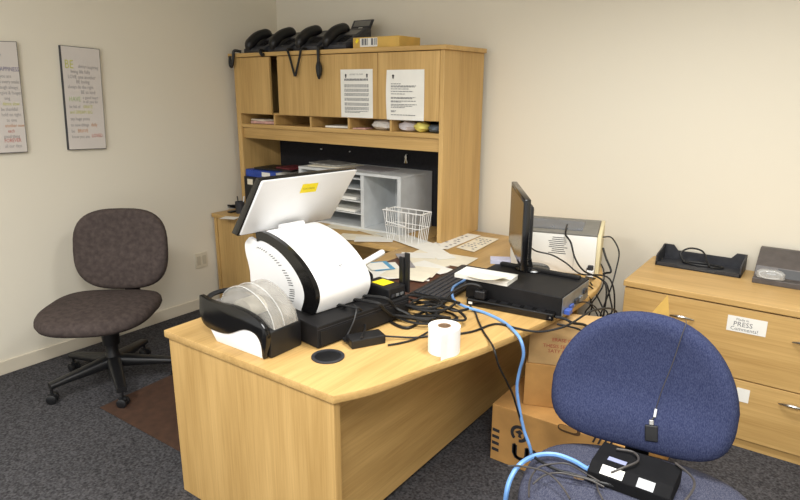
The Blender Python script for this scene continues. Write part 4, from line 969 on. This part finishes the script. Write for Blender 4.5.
MB().tube([c1, w1], .002, 6).build('lead', GCABLE, hg, smooth=True)
MB().tube([w1+(w2-w1)*.02, w2], .004, 8).build('lead_tag', WHITE, hg, smooth=True)
MB().tube(smoothpath([w2+(w2-w1)*.02, backpt(662, 390, .058), backpt(672, 365, .057), backpt(682, 335, .062), backpt(686, 324, .055), backpt(686, 320, .02)], 6), .0014, 6).build('lead', GCABLE, hg, smooth=True)
# ------------------------------------------------------------------ cardboard boxes under the desk overhang
l0 = at(490, 458, z=0); lx = l0.x
yb0 = l0.y
zl = .285
lb_ = thing('cardboard_box', 'large brown moving box on the floor at the bottom of the stack', 'box', (lx+.33, yb0+.25, 0))
MB().box(lx, lx+.68, yb0, yb0+.5, .0006, zl, .003).build('carton', CARD, lb_)
def ub(px, py): return at(px, py, y=yb0-.0008)
def face_poly(m, pts): m.add([ub(*p) for p in pts], [list(range(len(pts)))])
m = MB()
for k in range(4):
    zz = .05+k*.033; m.add([V((lx+a, yb0-.0008, zz+c_)) for a, c_ in ((.006, 0), (.042, -.002), (.042, .014), (.006, .016))], [[0, 1, 2, 3]])
m.build('handling_stripes', DKINK, lb_)
a, b = ub(510, 456), ub(510, 445); hgt = (b.z-a.z)*1.3
m = MB(); m.text('U', hgt*1.38, V((a.x, yb0-.0006, a.z)), (1, 0, 0), (0, 0, 1), xs=1.25); 
m.text('L', hgt*1.38, V((a.x+hgt*1.32, yb0-.0006, a.z)), (1, 0, 0), (0, 0, 1), xs=1.0)
# thicken the strokes
for dx, dz_ in ((.006, 0), (.012, 0), (.006, .005), (.003, -.004)):
    m.text('U', hgt*1.38, V((a.x+dx, yb0-.0006-.0002, a.z+dz_)), (1, 0, 0), (0, 0, 1), xs=1.25); m.text('L', hgt*1.38, V((a.x+hgt*1.32+dx, yb0-.0008, a.z+dz_)), (1, 0, 0), (0, 0, 1), xs=1.0)
m.build('lettering', DKINK, lb_)
cc = ub(519, 434); cc.y = yb0-.0008; r0 = .042
m = MB(); n = 28
ring = [V((cc.x+r*math.cos(t*2*math.pi/n), cc.y, cc.z+r*math.sin(t*2*math.pi/n))) for r in (r0, r0*.62) for t in range(n)]
m.add(ring, [[t, (t+1) % n, n+(t+1) % n, n+t] for t in range(n) if not 17 < t < 21])
m.add([V((cc.x+x*r0, cc.y, cc.z+z*r0)) for x, z in ((-.5, .1), (.1, .5), (.45, .2), (.2, -.05), (.35, -.45), (-.1, -.4), (-.05, -.05))], [list(range(7))])
m.build('emblem', DKINK, lb_)
hx, hz = ub(569, 430).x, ub(569, 430).z
m = MB(); m.add([V((hx+.05*x, yb0-.0008, hz+.018*y)) for x, y in superell(1, 1, 3, 24)], [list(range(24))]); m.build('hand_hole', newmat('dark_card_edge', (96, 70, 44), .9, noise=.1), lb_)
m = MB(); m.add([V((hx+.05*x*.8-.005, yb0-.0016, hz+.004+.012*y)) for x, y in superell(1, 1, 3, 24)], [list(range(24))]); m.build('hand_hole_flap', CARD, lb_)
m = MB()
for k in range(4): m.add([V((hx+.10+k*.022+a, yb0-.0008, hz-.02+c_)) for a, c_ in ((0, 0), (.008, 0), (.024, .05), (.016, .05))], [[0, 1, 2, 3]])
m.build('handling_stripes', DKINK, lb_)
# two smaller boxes stacked on it, turned a little
th = math.radians(20); e1 = V((math.cos(th), math.sin(th), 0)); e2 = V((-e1.y, e1.x, 0))
f0 = at(523, 404, z=zl+.001)
def stackbox(label, org, w, d, z0, z1, mat):
    t = thing('cardboard_box', label, 'box', V((org.x, org.y, z0))+e1*w/2+e2*d/2)
    M = Matrix(((e1.x, e2.x, 0, org.x), (e1.y, e2.y, 0, org.y), (0, 0, 1, 0), (0, 0, 0, 1)))
    MB().box(0, w, 0, d, z0, z1, .003, M).build('carton', mat, t); return t, M
zm = onplane(545, 365, f0, e2).z; zt_ = min(onplane(575, 320, f0, e2).z, H-.036)
mb_, Mm = stackbox('plain brown carton in the middle of the stack', f0, .46, .3, zl+.0008, zm, CARD)
f1_ = f0+e1*.01+e2*.004
ub_, Mu = stackbox('pale carton with red printing on top of the stack, one flap up', f1_, .46, .11, zm+.0008, zt_, CARD2)
def uon(px, py): return onplane(px, py, V((f1_.x, f1_.y, 0)), e2)
m = MB()
for (px, py), (qx, qy), tx in (((552, 341), (586, 340), 'ERASE OF BE'), ((543, 346.5), (586, 346), 'THESIS SEGMENT'), ((548, 352), (580, 351), 'SATY OF ASH')):
    a, b = uon(px, py), uon(qx, qy); sz = .023
    m.text(tx, sz, V((a.x, a.y, a.z))-e2*.0006, e1, Z, xs=.98, lift=.0003)
m.build('lettering', REDINK, ub_)
fa, fb, fl = onplane(668, 295, V((f1_.x, f1_.y, 0))+e2*.105, e2), onplane(669, 330, V((f1_.x, f1_.y, 0))+e2*.105, e2), onplane(637, 330, V((f1_.x, f1_.y, 0))+e2*.105, e2)
ft = zt_+.0005
fb = V((fb.x, fb.y, ft)); fl2 = fl.lerp(fa, 0)
k_ = (fa.z-ft)/max(1e-3, fa.z-fl.z); fl2 = fa+(fl-fa)*k_
MB().prism([fa, fb, V((fl2.x, fl2.y, ft))], e2*.004).build('flap', CARDF, ub_)
# ------------------------------------------------------------------ cables
zc = H+.006
blue = [V((2.43, -1.02, H+.03)), V((2.485, -1.16, zc+.022)), at(453, 288, z=zc+.02), at(454, 300, z=zc+.012), at(466, 307, z=zc+.012), at(484, 312.5, z=zc), at(502, 321, z=zc), at(514, 331, z=zc+.003), at(521, 341, y=-1.61), at(523.5, 355, y=-1.61), at(519.5, 371, y=-1.6), at(517, 387, y=-1.6), at(519, 406, y=-1.6), at(524, 430, y=-1.6), at(531, 452, y=-1.6)]
blue += [V((3.06, -1.58, .14)), V((3.04, -1.66, .03)), V((3.0, -1.8, .012)), V((3.02, -2.0, .012))]
k_l = blue[:16]
cable('network_cable', blue, .0065, BCABLE, 'blue network cable dropping from the desk front beside the box stack')
zs2 = ZS+.008
lp_ = [at(503, 560, z=.12), at(503, 530, z=.25), at(505.5, 500, z=.42), at(510, 480, z=.485), at(520, 464.5, z=zs2), at(536, 455.5, z=zs2), at(555, 454.5, z=zs2), at(573, 460.5, z=zs2), at(588, 469, z=zs2), Mdk @ V((-.003, .05, .018))]
cable('network_cable', lp_, .0078, BCABLE, 'blue network cable looping over the navy chair seat into the black box')
cable('power_lead', [at(470, 306, z=zc), at(475, 312, z=zc), at(478, 320, z=zc), at(483, 331, z=zc), at(489, 340, z=zc+.004), at(494, 349, y=-1.83), at(499, 366, y=-1.82), at(508, 384, y=-1.75), at(514, 398, y=-1.68), at(522, 425, y=-1.58), at(531, 448, y=-1.56), V((3.11, -1.66, .24)), V((3.1, -1.75, .05)), V((3.06, -1.9, .012))], .004, CABLE, 'thin black lead hanging down the desk front beside the blue cable')
cable('power_lead', [at(458, 334, z=zc), at(474, 331, z=zc), at(490, 325, z=zc), at(500, 324, z=zc), at(516, 328, z=zc), at(535, 331.5, z=zc), at(552, 330, z=H+.02), at(570, 324, z=H+.04), V((3.16, -1.25, H+.045)), V((3.2, -1.05, H-.02)), V((3.16, -.8, H-.3))], .0045, CABLE, 'thin black lead running along the desk front past the power strip')
cable('power_lead', [mm @ V((hl+.002, 0, H+.016)), mm @ V((hl+.04, .004, H+.014)), V((3.10, -1.33, H+.0)), V((3.13, -1.22, H-.05)), V((3.10, -1.1, H-.2)), V((3.07, -.9, H-.45))], .006, CABLE, 'black lead leaving the right end of the power strip')
cable('power_lead', [at(557, 324, z=H+.012), at(575, 328, z=H), at(588, 334, y=-1.36), at(596, 341, y=-1.37), at(600, 352, y=-1.37)], .004, CABLE, 'black lead drooping across the red printing on the top carton')
# heap of black cables between the drawer and the keyboard
rnd = random.Random(11)
heap = []
for k in range(7):
    cx_, cy_ = 2.585+rnd.uniform(-.07, .07), -1.655+rnd.uniform(-.06, .08); rx, ry = rnd.uniform(.06, .13), rnd.uniform(.06, .10); ph = rnd.uniform(0, 6); n_ = rnd.choice((9, 11, 13)); pts = []
    for i in range(n_):
        t = ph+i*.85; f = 1+.18*math.sin(1.7*i+k); pts.append(V((cx_+rx*f*math.cos(t), cy_+ry*f*math.sin(t), H+.007+.007*k+.008*abs(math.sin(i*1.3+k)))))
    cable('power_cable', pts, .0052, CABLE, 'black power cable coiled in the heap behind the till paper roll', 'cable', 'black cables heaped behind the paper roll', 6)
def run(pts, r, lab, mat=CABLE): return cable('power_cable', pts, r, mat, lab)
run([npt(-.02, ZD+.012, .2), at(377, 303, z=ZD+.02), at(385, 310, z=H+.07), at(395, 316, z=H+.03), at(410, 318, z=zc), at(430, 316, z=zc+.03), at(450, 318, z=zc+.05)], .0065, 'thick black cable sagging from the cash drawer top to the cable heap')
run([npt(-.03, ZD+.014, .24), at(385, 298, z=ZD+.02), at(396, 308, z=H+.06), at(408, 314, z=H+.04), at(418, 322, z=zc), at(408, 328, z=zc), at(396, 325, z=zc), at(386, 318, z=zc)], .0065, 'black cable looping below the router onto the desk')
run([npt(-.01, ZD+.012, .12), at(352, 307, z=ZD+.02), at(360, 309, z=ZD+.012), at(364, 316, y=A0.y+.26), at(365, 328, z=H+.03), at(362, 337, z=H+.045)], .005, 'black lead drooping over the cash drawer front above the power brick')
run([npt(-.03, ZD+.008, .1), at(345, 306, z=ZD+.012), at(341, 311, z=ZD-.01), at(340, 325, y=A0.y+.12), at(343, 338, z=H+.012), at(351, 343, z=H+.012)], .005, 'black lead hanging close to the drawer seam left of the other lead')
run([at(403, 297, z=H+.09), at(412, 300, z=zc+.03), at(425, 303, z=zc+.03), at(440, 306, z=zc+.035), at(456, 311, z=zc+.03), at(468, 309, z=zc+.02)], .006, 'black cable running from the router toward the power strip')
run([at(415, 306, z=zc), at(405, 309, z=zc), at(412, 316, z=zc+.01), at(430, 309, z=zc+.02), at(446, 301, z=zc+.03), at(460, 303, z=zc+.03)], .006, 'black cable wriggling past the near end of the keyboard')
run([at(388, 345, z=zc), at(400, 343, z=zc), at(415, 339, z=zc), at(428, 332, z=zc+.005)], .004, 'thin grey-black lead running from the power brick behind the paper roll')
# leads behind the computer and down the back of the desk
def fall(pts, r, lab, mat=CABLE): return cable('hanging_cable', pts, r, mat, lab)
fall([pp(-.185, .12, ztp2+.016), pp(-.18, .03, ztp2+.012), pp(-.175, -.012, ztp2-.01), at(571, 243, y=-.72), at(575, 258, y=-.73), at(584, 271, y=-.76), V((3.08, -.86, .78)), V((3.09, -.88, .6)), V((3.07, -.85, .3))], 0.0047, 'black cable draped over the printer front from its top')
fall([V((MC.x-.02, MC.y+.02, .95))-nv*.06, at(536, 251, y=-.9), at(552, 255, y=-.86), at(566, 263, y=-.82), at(581, 274, y=-.82), V((3.09, -.83, .8)), V((3.12, -.8, .6)), V((3.1, -.75, .25))], 0.0040, 'black cable from the monitor back across the printer front')
fall([pp(.006, .1, ztp2-.03), at(612, 238, y=-.42), at(619, 252, y=-.42), at(616, 270, y=-.45), at(611, 288, y=-.5), at(604, 306, y=-.5), at(601, 322, y=-.5), V((3.08, -.5, .3))], 0.0040, 'black cable arching from the printer side against the wall')
fall([at(603, 248, y=-.42), at(606, 258, y=-.45), at(611, 271, y=-.5), at(606, 273, y=-.5), at(600, 275, y=-.55), at(596, 277, y=-.6)], 0.0058, 'thick bent black cable beside the printer side')
fall([at(601, 264, y=-.45), at(604, 272, y=-.5), at(603, 285, y=-.6), at(597, 296, y=-.65), at(590, 306, y=-.7), at(586, 320, y=-.7), V((3.1, -.7, .3))], 0.0036, 'black cable crossing left below the printer side')
fall([at(586, 277, z=H+.06), at(596, 279, y=-.66), at(606, 283, y=-.66), at(610, 298, y=-.66), at(612, 312, y=-.66), at(606, 322, y=-.66), V((3.2, -.7, .3))], 0.0043, 'black cable curving right from the computer rear')
fall([at(582, 283, y=-.95), at(592, 288, y=-.85), at(598, 298, y=-.8), at(604, 310, y=-.8), at(610, 318, y=-.8), V((3.28, -.85, .3))], 0.0040, 'black cable running down right from the computer rear')
fall([at(579, 293, y=-1.02), at(588, 296, y=-.95), at(592, 306, y=-.9), at(588, 318, y=-.9), at(586, 326, y=-.9), V((3.1, -.85, .2))], 0.0040, 'black cable dropping behind the top carton, nearest the blue plug')
fall([at(590, 282, y=-.8), at(595, 292, y=-.78), at(590, 304, y=-.76), at(598, 316, y=-.76), V((3.2, -.75, .25))], 0.0036, 'black cable zigzagging in the middle of the hanging cables')
fall([at(577, 303, y=-1.15), at(585, 302, y=-1.12), at(594, 306, y=-1.1), at(602, 316, y=-1.05), at(604, 328, y=-1.0), V((3.3, -1.0, .5))], 0.0032, 'thin black cable above the back edge of the top carton')
fall([at(566, 322, y=-1.3), at(561, 345, y=-1.37)][::-1][:0] or [V((3.30, -1.28, .60)), at(562, 370, y=-1.40), at(558, 380, y=-1.40), at(559, 392, y=-1.40), at(566, 398, y=-1.40)], 0.0029, 'thin black lead loop at the left edge of the navy chair back')
for px, lab in ((588, 'white'),):
    pg2 = thing('cable_plug', 'small white cable plug among the hanging cables behind the computer', 'plug', at(591, 277, y=-.70))
    c = at(590, 274, y=-.72); MB().box(c.x-.016, c.x+.016, c.y-.012, c.y+.012, c.z-.02, c.z+.02, .004).build('body', WHITE, pg2); MB().box(c.x-.013, c.x+.013, c.y-.01, c.y+.01, c.z+.0203, c.z+.045, .003).build('collar', DARKP, pg2)
# grey leads tangled on the navy seat
def seatc(pts, lab, r=.003, mat=GCABLE): return cable('grey_lead', [at(px, py, z=ZS+.006+dz) for px, py, dz in pts], r, mat, lab)
seatc([(531, 455, 0), (545, 464, .004), (560, 471, .004), (576, 475, .006), (598, 482, .006), (615, 486, .004), (640, 493, 0)], 'dark lead crossing the navy seat in front of the black box', .005, CABLE)
seatc([(529, 497, 0), (530, 480, .006), (538, 468, .01), (552, 464, .012), (568, 464, .01), (585, 473, .012), (600, 482, .01)], 'grey lead looping at the left of the navy seat')
seatc([(533, 484, .006), (545, 475, .014), (560, 473, .014), (575, 476, .016), (590, 480, .012), (604, 487, .006)], 'grey lead in the second loop on the navy seat')
seatc([(508, 466, 0), (520, 466, .01), (540, 470, .018), (553, 477, .02), (563, 488, .012), (570, 499, .006)], 'grey lead slanting to the front of the navy seat')
seatc([(597, 484, .006), (598, 490, .01), (603, 500, .006)], 'short grey lead going to the seat front by the black box')
m = MB(); q1, q2 = at(574, 476.5, z=ZS+.012), at(584, 479, z=ZS+.012); m.tube([q1, q1.lerp(q2, .5), q2], .006, 8, taper=[.8, 1, .7]); tag(m.build('cable_joint', newmat('tan_connector', (150, 120, 84), .4, noise=.05), smooth=True), 'small tan cable joint among the leads on the navy seat', 'connector')
cable('grey_lead', [Mdk @ V(p) for p in ((.07, .005, .05), (.095, .03, .062), (.125, .09, .066), (.10, .135, .062), (.05, .125, .06))]+[], .0035, GCABLE, 'grey lead curled on the left half of the black box')
cable('grey_lead', [Mdk @ V(p) for p in ((.22, .155, .06), (.27, .11, .064), (.29, .06, .066), (.28, .0, .05), (.25, -.04, .012))], .0035, GCABLE, 'grey lead arching over the right half of the black box')
# ------------------------------------------------------------------ light
troffer(3.5, -1.75, 1.2, .6, 31, 'recessed ceiling light above the navy chair', 145)
troffer(4.2, -3.9, 1.2, .6, 82, 'recessed ceiling light at the camera end, on the right')
troffer(2.0, -4.2, 1.2, .6, 56, 'added fill light on the ceiling at the camera end, on the left')  # unseen fill lamp added to brighten the left wall, desk end and hutch front
W = D.worlds.new('world'); SC.world = W; W.use_nodes = True
bg = W.node_tree.nodes['Background']; bg.inputs[0].default_value = (1, .995, .98, 1); bg.inputs[1].default_value = 1.0
SC.view_settings.view_transform = 'Standard'; SC.view_settings.look = 'None'; SC.view_settings.gamma = 1; SC.view_settings.use_curve_mapping = False
SC.view_settings.exposure = 0.33
for o in D.objects:
    if '_w' in o: del o['_w']
